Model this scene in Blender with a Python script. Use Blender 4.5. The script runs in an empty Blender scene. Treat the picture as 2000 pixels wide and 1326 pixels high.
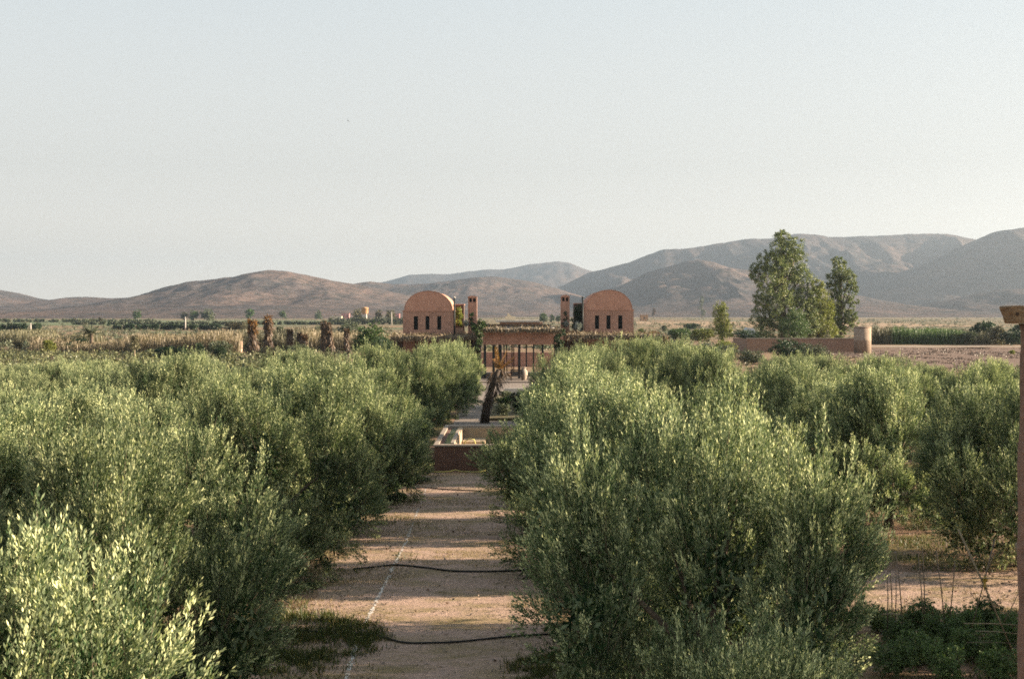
import bpy, bmesh, math, random
import numpy as np
from mathutils import Vector, Matrix

RNG = np.random.default_rng(7)
random.seed(7)
SC = bpy.context.scene
COL = SC.collection
F = 2778.0          # focal length of the lens in photo pixels (50 mm on 36 mm film)
CAMH = 6.2          # eye height: the photo is taken from a roof terrace
HORZ = 612.0

def wp(x, y, Y):
    """where the sight line of a photo point meets the depth Y (used to read sizes off the photo)"""
    return Vector(((x - 1000) * Y / F, Y, CAMH + (HORZ - y) * Y / F))
def wx(x, Y): return (x - 1000) * Y / F
def wz(y, Y): return CAMH + (HORZ - y) * Y / F
def gy(y): return F * CAMH / (y - HORZ)

# ------------------------------------------------------------------ bookkeeping
def tag(o, label=None, cat=None, group=None, kind=None):
    if label: o['label'] = label
    if cat: o['category'] = cat
    if group: o['group'] = group
    if kind: o['kind'] = kind
    return o
def thing(name, label, cat, loc=(0, 0, 0), rz=0, group=None):
    o = bpy.data.objects.new(name, None); COL.objects.link(o)
    o.empty_display_size = 0.2
    o.location = loc; o.rotation_euler = (0, 0, rz)
    return tag(o, label, cat, group)
def link(name, me, mat=None, parent=None, loc=(0, 0, 0)):
    o = bpy.data.objects.new(name, me); COL.objects.link(o)
    if mat is not None:
        for m in (mat if isinstance(mat, (list, tuple)) else [mat]): me.materials.append(m)
    if parent is not None:
        o.parent = parent
    o.location = loc
    return o
def copy_tree(root, loc=None, rz=None, scale=None, label=None, group=None):
    r = root.copy(); COL.objects.link(r)
    for ch in list(root.children):
        c = ch.copy(); COL.objects.link(c); c.parent = r
        for g in list(ch.children):
            d = g.copy(); COL.objects.link(d); d.parent = c
    place(r, loc, rz, scale)
    if label: r['label'] = label
    if group: r['group'] = group
    return r
def place(r, loc=None, rz=None, scale=None):
    if loc is not None: r.location = loc
    if rz is not None: r.rotation_euler = (0, 0, rz)
    if scale is not None: r.scale = scale if hasattr(scale, '__len__') else (scale,) * 3

# ------------------------------------------------------------------ materials
def new_mat(name):
    m = bpy.data.materials.new(name); m.use_nodes = True
    nt = m.node_tree; nt.nodes.clear()
    out = nt.nodes.new('ShaderNodeOutputMaterial')
    return m, nt, out
def ramp(nt, stops):
    r = nt.nodes.new('ShaderNodeValToRGB')
    e = r.color_ramp.elements
    while len(e) < len(stops): e.new(0.5)
    for k, (p, c) in enumerate(stops):
        e[k].position = p; e[k].color = (*c, 1)
    return r
def noise(nt, scale, detail=4, rough=0.6, vec=None, dim='3D'):
    n = nt.nodes.new('ShaderNodeTexNoise')
    n.inputs['Scale'].default_value = scale
    n.inputs['Detail'].default_value = detail
    n.inputs['Roughness'].default_value = rough
    if vec is not None: nt.links.new(vec, n.inputs['Vector'])
    return n
def mixc(nt, a, b, fac, mode='MIX'):
    m = nt.nodes.new('ShaderNodeMix'); m.data_type = 'RGBA'; m.blend_type = mode
    for s, v in ((m.inputs[0], fac), (m.inputs[6], a), (m.inputs[7], b)):
        if isinstance(v, (int, float)): s.default_value = v
        elif isinstance(v, tuple): s.default_value = (*v, 1)
        else: nt.links.new(v, s)
    return m.outputs[2]

def leaf_mat(name, dark, mid, light, under=None, trans=0.25, rough=0.5, spec=0.35, vary=0.25):
    m, nt, out = new_mat(name)
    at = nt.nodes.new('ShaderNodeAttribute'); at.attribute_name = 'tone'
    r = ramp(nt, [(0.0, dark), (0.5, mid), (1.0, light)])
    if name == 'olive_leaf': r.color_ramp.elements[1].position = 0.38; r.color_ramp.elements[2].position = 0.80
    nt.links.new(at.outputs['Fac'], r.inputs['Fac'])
    col = r.outputs['Color']
    if under:
        g = nt.nodes.new('ShaderNodeNewGeometry')
        col = mixc(nt, col, under, g.outputs['Backfacing'])
    oi = nt.nodes.new('ShaderNodeObjectInfo')
    hsv = nt.nodes.new('ShaderNodeHueSaturation')
    mr = nt.nodes.new('ShaderNodeMapRange')
    mr.inputs[3].default_value = 1 - vary; mr.inputs[4].default_value = 1 + vary
    nt.links.new(oi.outputs['Random'], mr.inputs[0])
    nt.links.new(mr.outputs[0], hsv.inputs['Value'])
    nt.links.new(col, hsv.inputs['Color'])
    b = nt.nodes.new('ShaderNodeBsdfPrincipled')
    nt.links.new(hsv.outputs[0], b.inputs['Base Color'])
    b.inputs['Roughness'].default_value = rough
    b.inputs['Specular IOR Level'].default_value = spec
    t = nt.nodes.new('ShaderNodeBsdfTranslucent')
    tc = mixc(nt, hsv.outputs[0], (0.9, 1.0, 0.35), 0.65, 'MULTIPLY')
    nt.links.new(tc, t.inputs['Color'])
    mx = nt.nodes.new('ShaderNodeMixShader'); mx.inputs[0].default_value = trans
    nt.links.new(b.outputs[0], mx.inputs[1]); nt.links.new(t.outputs[0], mx.inputs[2])
    nt.links.new(mx.outputs[0], out.inputs['Surface'])
    return m

def solid(name, c1, c2=None, scale=6, rough=0.85, bump=0.0, spec=0.25, c3=None, detail=5, streak=False):
    m, nt, out = new_mat(name)
    b = nt.nodes.new('ShaderNodeBsdfPrincipled')
    b.inputs['Roughness'].default_value = rough
    b.inputs['Specular IOR Level'].default_value = spec
    tc = nt.nodes.new('ShaderNodeTexCoord')
    vec = tc.outputs['Object']
    if streak:
        mp = nt.nodes.new('ShaderNodeMapping'); mp.inputs['Scale'].default_value = streak
        nt.links.new(vec, mp.inputs['Vector']); vec = mp.outputs[0]
    n = noise(nt, scale, detail, 0.65, vec)
    c2 = c2 or tuple(v * 0.7 for v in c1)
    st = [(0.3, c2), (0.7, c1)] if c3 is None else [(0.25, c2), (0.5, c1), (0.78, c3)]
    r = ramp(nt, st); nt.links.new(n.outputs['Fac'], r.inputs['Fac'])
    nt.links.new(r.outputs[0], b.inputs['Base Color'])
    if bump:
        bp = nt.nodes.new('ShaderNodeBump'); bp.inputs['Strength'].default_value = bump
        bp.inputs['Distance'].default_value = 0.05
        nt.links.new(n.outputs['Fac'], bp.inputs['Height']); nt.links.new(bp.outputs[0], b.inputs['Normal'])
    nt.links.new(b.outputs[0], out.inputs['Surface'])
    return m

def brick(name, c1, c2, mortar, w=0.42, h=0.14, flat=False):
    m, nt, out = new_mat(name)
    b = nt.nodes.new('ShaderNodeBsdfPrincipled'); b.inputs['Roughness'].default_value = 0.9
    b.inputs['Specular IOR Level'].default_value = 0.2
    tc = nt.nodes.new('ShaderNodeTexCoord')
    sp = nt.nodes.new('ShaderNodeSeparateXYZ'); nt.links.new(tc.outputs['Object'], sp.inputs[0])
    ad = nt.nodes.new('ShaderNodeMath'); nt.links.new(sp.outputs[0], ad.inputs[0]); nt.links.new(sp.outputs[1], ad.inputs[1])
    cb = nt.nodes.new('ShaderNodeCombineXYZ'); nt.links.new(sp.outputs[0] if flat else ad.outputs[0], cb.inputs[0]); nt.links.new(sp.outputs[1 if flat else 2], cb.inputs[1])
    t = nt.nodes.new('ShaderNodeTexBrick'); nt.links.new(cb.outputs[0], t.inputs['Vector'])
    t.inputs['Scale'].default_value = 1; t.inputs['Brick Width'].default_value = w; t.inputs['Row Height'].default_value = h
    t.inputs['Mortar Size'].default_value = 0.016
    t.inputs['Color1'].default_value = (*c1, 1); t.inputs['Color2'].default_value = (*c2, 1); t.inputs['Mortar'].default_value = (*mortar, 1)
    n = noise(nt, 1.1, 6, 0.7, tc.outputs['Object'])
    r = ramp(nt, [(0.3, (0.68, 0.66, 0.64)), (0.7, (1.12, 1.1, 1.06))]); nt.links.new(n.outputs['Fac'], r.inputs['Fac'])
    c = mixc(nt, t.outputs['Color'], r.outputs[0], 1.0, 'MULTIPLY')
    nt.links.new(c, b.inputs['Base Color'])
    bp = nt.nodes.new('ShaderNodeBump'); bp.inputs['Strength'].default_value = 0.15; bp.inputs['Distance'].default_value = 0.02
    nt.links.new(t.outputs['Fac'], bp.inputs['Height']); bp.invert = True
    nt.links.new(bp.outputs[0], b.inputs['Normal'])
    nt.links.new(b.outputs[0], out.inputs['Surface'])
    return m

M = {}
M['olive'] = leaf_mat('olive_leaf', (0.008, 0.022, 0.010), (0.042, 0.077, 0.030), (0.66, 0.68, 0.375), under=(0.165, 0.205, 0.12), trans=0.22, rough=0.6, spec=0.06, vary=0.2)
M['bark'] = solid('bark', (0.16, 0.12, 0.085), (0.07, 0.055, 0.04), 9, 0.95, 0.6)
M['euca'] = leaf_mat('eucalyptus_leaf', (0.07114, 0.1067, 0.03984), (0.1423, 0.1779, 0.06403), (0.2704, 0.2704, 0.0996), trans=0.2, vary=0.05)
M['green'] = leaf_mat('green_leaf', (0.027, 0.054, 0.018), (0.054, 0.0945, 0.027), (0.099, 0.144, 0.045), trans=0.25)
M['deep'] = leaf_mat('deep_green_leaf', (0.014, 0.0315, 0.014), (0.0245, 0.0525, 0.0196), (0.049, 0.077, 0.028), trans=0.2)
M['yellow'] = leaf_mat('yellow_green_leaf', (0.09048, 0.1131, 0.02827), (0.181, 0.2036, 0.04524), (0.3054, 0.2941, 0.06786), trans=0.3)
M['grey'] = leaf_mat('grey_green_leaf', (0.0525, 0.07, 0.03938), (0.09625, 0.1137, 0.06563), (0.1575, 0.1663, 0.105), trans=0.15)
M['drab'] = leaf_mat('drab_scrub', (0.065, 0.062, 0.036), (0.12, 0.112, 0.065), (0.19, 0.172, 0.10), trans=0.15)
M['dry'] = leaf_mat('dry_straw', (0.12, 0.095, 0.06), (0.21, 0.168, 0.108), (0.31, 0.26, 0.175), trans=0.2, vary=0.15)
M['thatch'] = leaf_mat('thatch_straw', (0.104, 0.076, 0.048), (0.2, 0.152, 0.1), (0.336, 0.272, 0.184), trans=0.1, vary=0.05)
M['rust'] = leaf_mat('rusty_frond', (0.0525, 0.028, 0.014), (0.119, 0.0595, 0.021), (0.28, 0.14, 0.0385), trans=0.25, vary=0.2)
M['brown'] = leaf_mat('brown_frond', (0.04, 0.026, 0.018), (0.075, 0.048, 0.03), (0.13, 0.08, 0.045), trans=0.15, vary=0.2)
M['silver'] = leaf_mat('silver_leaf', (0.154, 0.175, 0.168), (0.266, 0.294, 0.287), (0.385, 0.406, 0.392), trans=0.15)
M['litter'] = leaf_mat('fallen_leaf', (0.05, 0.035, 0.02), (0.13, 0.095, 0.055), (0.30, 0.24, 0.16), trans=0.05)
M['clod'] = leaf_mat('soil_clod', (0.10, 0.07, 0.05), (0.24, 0.165, 0.12), (0.40, 0.30, 0.23), trans=0.0)
M['grass'] = leaf_mat('green_grass', (0.028, 0.049, 0.014), (0.0595, 0.0805, 0.021), (0.119, 0.126, 0.035), trans=0.3)
M['drygrass'] = leaf_mat('dry_grass', (0.135, 0.0975, 0.0375), (0.225, 0.165, 0.06), (0.315, 0.2475, 0.0975), trans=0.3)
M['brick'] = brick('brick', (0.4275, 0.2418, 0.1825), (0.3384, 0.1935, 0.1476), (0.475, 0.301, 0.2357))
M['brickdark'] = brick('red_brick', (0.088, 0.06, 0.052), (0.07, 0.048, 0.042), (0.11, 0.08, 0.07))  # brick darkened to carry the shade under the thatch overhang
M['scrubgreen'] = leaf_mat('scrub_green', (0.045, 0.055, 0.026), (0.09, 0.10, 0.045), (0.17, 0.17, 0.08), trans=0.15)
M['garden'] = leaf_mat('garden_leaf', (0.05, 0.09, 0.035), (0.11, 0.17, 0.06), (0.26, 0.30, 0.12), trans=0.25)
M['vault'] = solid('vault_render', (0.4547, 0.2475, 0.1785), (0.3274, 0.1815, 0.1312), 1.4, 0.9, 0.05, c3=(0.5092, 0.297, 0.2152), detail=8)
M['plaster'] = solid('earth_plaster', (0.288, 0.184, 0.132), (0.216, 0.136, 0.1), 1.6, 0.92, 0.25)
M['palepink'] = solid('pale_plaster', (0.4, 0.256, 0.2), (0.336, 0.216, 0.16), 3, 0.9)
M['glass'] = solid('dark_glass', (0.006, 0.009, 0.01), (0.004, 0.006, 0.007), 3, 0.4, spec=0.08)
M['iron'] = solid('dark_iron', (0.02, 0.024, 0.024), (0.014, 0.016, 0.016), 8, 0.6)
M['darkwood'] = solid('dark_wood', (0.05, 0.035, 0.026), (0.03, 0.022, 0.016), 12, 0.8)
M['slate'] = solid('slate_screen', (0.14, 0.16, 0.17), (0.1, 0.115, 0.125), 5, 0.7)
M['beam'] = solid('weathered_wood', (0.2, 0.14, 0.084), (0.112, 0.076, 0.048), 10, 0.9, 0.5, c3=(0.264, 0.196, 0.128), streak=(0.96, 0.96, 5.6))
M['adobe'] = solid('adobe', (0.20, 0.13, 0.10), (0.13, 0.085, 0.065), 14, 0.95, 1.0, c3=(0.26, 0.175, 0.135))
M['white'] = solid('white_paint', (0.5, 0.47, 0.42), (0.42, 0.395, 0.355), 2, 0.8)
M['cream'] = solid('cream_render', (0.66, 0.55, 0.40), (0.56, 0.46, 0.33), 2, 0.85)
M['pinkwall'] = solid('pink_render', (0.52, 0.22, 0.20), (0.45, 0.19, 0.18), 2, 0.85)
M['orangewall'] = solid('ochre_render', (0.45, 0.27, 0.14), (0.38, 0.22, 0.12), 2, 0.85)
M['concrete'] = solid('concrete', (0.288, 0.216, 0.164), (0.192, 0.14, 0.104), 2.5, 0.9, 0.3, c3=(0.336, 0.264, 0.208), streak=(0.8, 0.8, 2.4))
M['poolwall'] = solid('pool_wall_render', (0.17, 0.095, 0.07), (0.12, 0.068, 0.052), 3, 0.92, 0.3)
M['pooltan'] = solid('pool_tan_render', (0.40, 0.31, 0.21), (0.32, 0.24, 0.16), 2, 0.85)
M['coping'] = solid('pale_coping', (0.36, 0.29, 0.235), (0.28, 0.225, 0.185), 4, 0.85)
M['paving'] = brick('pale_paving', (0.30, 0.25, 0.225), (0.255, 0.215, 0.19), (0.15, 0.125, 0.105), 0.6, 0.6, flat=True)
M['pipe'] = solid('black_pipe', (0.012, 0.013, 0.013), None, 5, 0.5)
M['chalk'] = solid('chalk', (0.78, 0.74, 0.70), (0.55, 0.48, 0.42), 14, 0.95)
M['cane'] = solid('cane', (0.36, 0.29, 0.20), (0.22, 0.17, 0.115), 30, 0.8)
M['greycane'] = solid('grey_cane', (0.22, 0.17, 0.135), (0.14, 0.105, 0.08), 30, 0.85)
M['yellowtie'] = solid('yellow_tie', (0.55, 0.38, 0.06), (0.45, 0.3, 0.05), 30, 0.7)
M['hose'] = solid('yellow_hose', (0.42, 0.38, 0.12), (0.34, 0.3, 0.1), 9, 0.6)
M['terracotta'] = solid('terracotta', (0.38, 0.20, 0.12), (0.3, 0.15, 0.09), 8, 0.8)
M['tarp'] = solid('pale_sheet', (0.5, 0.55, 0.60), (0.4, 0.44, 0.48), 4, 0.6)
M['wicker'] = solid('wicker', (0.13, 0.085, 0.055), (0.08, 0.05, 0.033), 20, 0.8)
M['feather'] = solid('dark_feather', (0.06, 0.055, 0.05), None, 20, 0.8)
M['pole'] = solid('pale_pole', (0.5, 0.46, 0.42), (0.42, 0.38, 0.34), 4, 0.8)

# water
def water_mat():
    m, nt, out = new_mat('pool_water')
    b = nt.nodes.new('ShaderNodeBsdfPrincipled')
    b.inputs['Base Color'].default_value = (0.10, 0.125, 0.12, 1); b.inputs['Roughness'].default_value = 0.06
    n = noise(nt, 3, 3); bp = nt.nodes.new('ShaderNodeBump'); bp.inputs['Strength'].default_value = 0.08
    nt.links.new(n.outputs['Fac'], bp.inputs['Height']); nt.links.new(bp.outputs[0], b.inputs['Normal'])
    nt.links.new(b.outputs[0], out.inputs['Surface']); return m
M['water'] = water_mat()

def ground_mat():
    m, nt, out = new_mat('ground_soil')
    b = nt.nodes.new('ShaderNodeBsdfPrincipled'); b.inputs['Roughness'].default_value = 0.95
    b.inputs['Specular IOR Level'].default_value = 0.1
    g = nt.nodes.new('ShaderNodeTexCoord'); pos = g.outputs['Object']
    fine = noise(nt, 5.0, 6, 0.72, pos)
    r1 = ramp(nt, [(0.3, (0.19, 0.115, 0.08)), (0.55, (0.28, 0.18, 0.125)), (0.75, (0.35, 0.24, 0.17))])
    nt.links.new(fine.outputs['Fac'], r1.inputs['Fac'])
    # dry grass cover
    med = noise(nt, 0.35, 5, 0.65, pos)
    r2 = ramp(nt, [(0.46, (0, 0, 0)), (0.60, (1, 1, 1))]); nt.links.new(med.outputs['Fac'], r2.inputs['Fac'])
    c = mixc(nt, r1.outputs[0], (0.20, 0.155, 0.075), r2.outputs[0])
    # scrub patches on the far plain
    big = noise(nt, 0.012, 6, 0.68, pos)
    r3 = ramp(nt, [(0.44, (0, 0, 0)), (0.58, (1, 1, 1))]); nt.links.new(big.outputs['Fac'], r3.inputs['Fac'])
    sep = nt.nodes.new('ShaderNodeSeparateXYZ'); nt.links.new(pos, sep.inputs[0])
    mr = nt.nodes.new('ShaderNodeMapRange'); mr.inputs[1].default_value = 260; mr.inputs[2].default_value = 420
    nt.links.new(sep.outputs[1], mr.inputs[0])
    mu = nt.nodes.new('ShaderNodeMath'); mu.operation = 'MULTIPLY'
    nt.links.new(mr.outputs[0], mu.inputs[0]); nt.links.new(r3.outputs[0], mu.inputs[1])
    c = mixc(nt, c, (0.13, 0.14, 0.085), mu.outputs[0])
    nt.links.new(c, b.inputs['Base Color'])
    bp = nt.nodes.new('ShaderNodeBump'); bp.inputs['Strength'].default_value = 0.7; bp.inputs['Distance'].default_value = 0.08
    nt.links.new(fine.outputs['Fac'], bp.inputs['Height']); nt.links.new(bp.outputs[0], b.inputs['Normal'])
    nt.links.new(b.outputs[0], out.inputs['Surface']); return m
M['ground'] = ground_mat()

def path_mat():
    m, nt, out = new_mat('path_sand')
    b = nt.nodes.new('ShaderNodeBsdfPrincipled'); b.inputs['Roughness'].default_value = 0.95
    b.inputs['Specular IOR Level'].default_value = 0.1
    g = nt.nodes.new('ShaderNodeTexCoord'); pos = g.outputs['Object']
    fine = noise(nt, 9.0, 7, 0.75, pos)
    r1 = ramp(nt, [(0.28, (0.23, 0.16, 0.125)), (0.5, (0.42, 0.29, 0.23)), (0.75, (0.54, 0.395, 0.32))])
    nt.links.new(fine.outputs['Fac'], r1.inputs['Fac'])
    mp = nt.nodes.new('ShaderNodeMapping'); mp.inputs['Scale'].default_value = (0.55, 1.0, 1); nt.links.new(pos, mp.inputs[0])
    med = noise(nt, 1.1, 6, 0.72, mp.outputs[0])
    r2 = ramp(nt, [(0.44, (0, 0, 0)), (0.64, (0.85, 0.85, 0.85))]); nt.links.new(med.outputs['Fac'], r2.inputs['Fac'])
    c = mixc(nt, r1.outputs[0], (0.21, 0.165, 0.075), r2.outputs[0])
    nt.links.new(c, b.inputs['Base Color'])
    bp = nt.nodes.new('ShaderNodeBump'); bp.inputs['Strength'].default_value = 0.8; bp.inputs['Distance'].default_value = 0.05
    nt.links.new(fine.outputs['Fac'], bp.inputs['Height']); nt.links.new(bp.outputs[0], b.inputs['Normal'])
    nt.links.new(b.outputs[0], out.inputs['Surface']); return m
M['path'] = path_mat()

def hill_mat(name, base, dark, dens=0.5):
    m, nt, out = new_mat(name)
    b = nt.nodes.new('ShaderNodeBsdfPrincipled'); b.inputs['Roughness'].default_value = 1.0
    b.inputs['Specular IOR Level'].default_value = 0.0
    g = nt.nodes.new('ShaderNodeTexCoord'); pos = g.outputs['Object']
    n1 = noise(nt, 0.045, 5, 0.75, pos)
    r1 = ramp(nt, [(0.42, dark), (0.40 + dens * 0.25, base)]); nt.links.new(n1.outputs['Fac'], r1.inputs['Fac'])
    n2 = noise(nt, 0.0035, 5, 0.6, pos)
    r2 = ramp(nt, [(0.35, (0.62, 0.70, 0.76)), (0.65, (1.15, 1.06, 1.0))]); nt.links.new(n2.outputs['Fac'], r2.inputs['Fac'])
    c = mixc(nt, r1.outputs[0], r2.outputs[0], 1.0, 'MULTIPLY')
    nt.links.new(c, b.inputs['Base Color'])
    bp = nt.nodes.new('ShaderNodeBump'); bp.inputs['Strength'].default_value = 0.6; bp.inputs['Distance'].default_value = 6
    nt.links.new(n1.outputs['Fac'], bp.inputs['Height']); nt.links.new(bp.outputs[0], b.inputs['Normal'])
    nt.links.new(b.outputs[0], out.inputs['Surface']); return m

# ------------------------------------------------------------------ mesh helpers
class MB:
    def __init__(s): s.bm = bmesh.new()
    def box(s, x0, x1, y0, y1, z0, z1):
        v = [s.bm.verts.new((x, y, z)) for z in (z0, z1) for y in (y0, y1) for x in (x0, x1)]
        for f in ((0, 2, 3, 1), (4, 5, 7, 6), (0, 1, 5, 4), (2, 6, 7, 3), (0, 4, 6, 2), (1, 3, 7, 5)):
            s.bm.faces.new([v[i] for i in f])
        return s
    def tube(s, pts, radii, n=8, cap=True):
        pts = [Vector(p) for p in pts]
        if not hasattr(radii, '__len__'): radii = [radii] * len(pts)
        rings = []
        for i, p in enumerate(pts):
            d = (pts[min(i + 1, len(pts) - 1)] - pts[max(i - 1, 0)]).normalized()
            a = Vector((1, 0, 0)) if abs(d.x) < 0.8 else Vector((0, 1, 0))
            u = d.cross(a).normalized(); w = d.cross(u)
            rings.append([s.bm.verts.new(p + (u * math.cos(t) + w * math.sin(t)) * radii[i]) for t in [2 * math.pi * k / n for k in range(n)]])
        for a, b in zip(rings, rings[1:]):
            for k in range(n):
                f = s.bm.faces.new((a[k], a[(k + 1) % n], b[(k + 1) % n], b[k])); f.smooth = True
        if cap:
            s.bm.faces.new(rings[0][::-1]); s.bm.faces.new(rings[-1])
        return s
    def prism(s, prof, y0, y1):
        """profile in (x, z), extruded along y"""
        a = [s.bm.verts.new((x, y0, z)) for x, z in prof]; b = [s.bm.verts.new((x, y1, z)) for x, z in prof]
        n = len(prof)
        for k in range(n):
            s.bm.faces.new((a[k], a[(k + 1) % n], b[(k + 1) % n], b[k]))
        s.bm.faces.new(a[::-1]); s.bm.faces.new(b)
        return s
    def lathe(s, prof, cx=0, cy=0, n=20):
        rings = [[s.bm.verts.new((cx + r * math.cos(2 * math.pi * k / n), cy + r * math.sin(2 * math.pi * k / n), z)) for k in range(n)] for r, z in prof]
        for a, b in zip(rings, rings[1:]):
            for k in range(n):
                f = s.bm.faces.new((a[k], a[(k + 1) % n], b[(k + 1) % n], b[k])); f.smooth = True
        s.bm.faces.new(rings[0][::-1]); s.bm.faces.new(rings[-1])
        return s
    def build(s, name, mat, parent=None, loc=(0, 0, 0)):
        me = bpy.data.meshes.new(name)
        bmesh.ops.recalc_face_normals(s.bm, faces=s.bm.faces)
        s.bm.to_mesh(me); s.bm.free()
        return link(name, me, mat, parent, loc)

def norm(a):
    return a / np.maximum(np.linalg.norm(a, axis=1, keepdims=True), 1e-9)
def quads_mesh(name, V, tone, matidx=None):
    """V: (n,4,3) quads -> mesh with a per-face 'tone'"""
    n = len(V)
    me = bpy.data.meshes.new(name)
    me.vertices.add(4 * n); me.vertices.foreach_set('co', V.astype(np.float32).ravel())
    me.loops.add(4 * n); me.loops.foreach_set('vertex_index', np.arange(4 * n, dtype=np.int32))
    me.polygons.add(n); me.polygons.foreach_set('loop_start', np.arange(0, 4 * n, 4, dtype=np.int32))
    if matidx is not None: me.polygons.foreach_set('material_index', matidx.astype(np.int32))
    me.update(calc_edges=True)
    a = me.attributes.new('tone', 'FLOAT', 'FACE'); a.data.foreach_set('value', np.clip(tone, 0, 1).astype(np.float32))
    return me
def leaf_quads(C, D, N, L, W, at=0.45):
    S = norm(np.cross(D, N))
    L = np.broadcast_to(L, (len(C),))[:, None]; W = np.broadcast_to(W, (len(C),))[:, None]
    m = C + D * L * at
    return np.stack([C, m + S * W / 2, C + D * L, m - S * W / 2], axis=1)
def strip_quads(A, B, W, rng):
    D = norm(B - A); S = norm(np.cross(D, rng.normal(size=D.shape)))
    W = np.broadcast_to(W, (len(A),))[:, None]
    return np.stack([A - S * W / 2, A + S * W / 2, B + S * W * 0.3, B - S * W * 0.3], axis=1)
def rand_dirs(rng, n):
    return norm(rng.normal(size=(n, 3)))

def vnoise(x, y, seed):
    r = np.random.default_rng(seed); T = r.random((256, 256))
    xi = np.floor(x).astype(int); yi = np.floor(y).astype(int); fx = x - xi; fy = y - yi
    fx = fx * fx * (3 - 2 * fx); fy = fy * fy * (3 - 2 * fy)
    g = lambda a, b: T[a % 256, b % 256]
    return (g(xi, yi) * (1 - fx) + g(xi + 1, yi) * fx) * (1 - fy) + (g(xi, yi + 1) * (1 - fx) + g(xi + 1, yi + 1) * fx) * fy
def fbm(x, y, seed, o=5):
    s = 0; a = 1; t = 0
    for k in range(o):
        s = s + a * vnoise(x * 2 ** k, y * 2 ** k, seed + k); t += a; a *= 0.5
    return s / t
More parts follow.
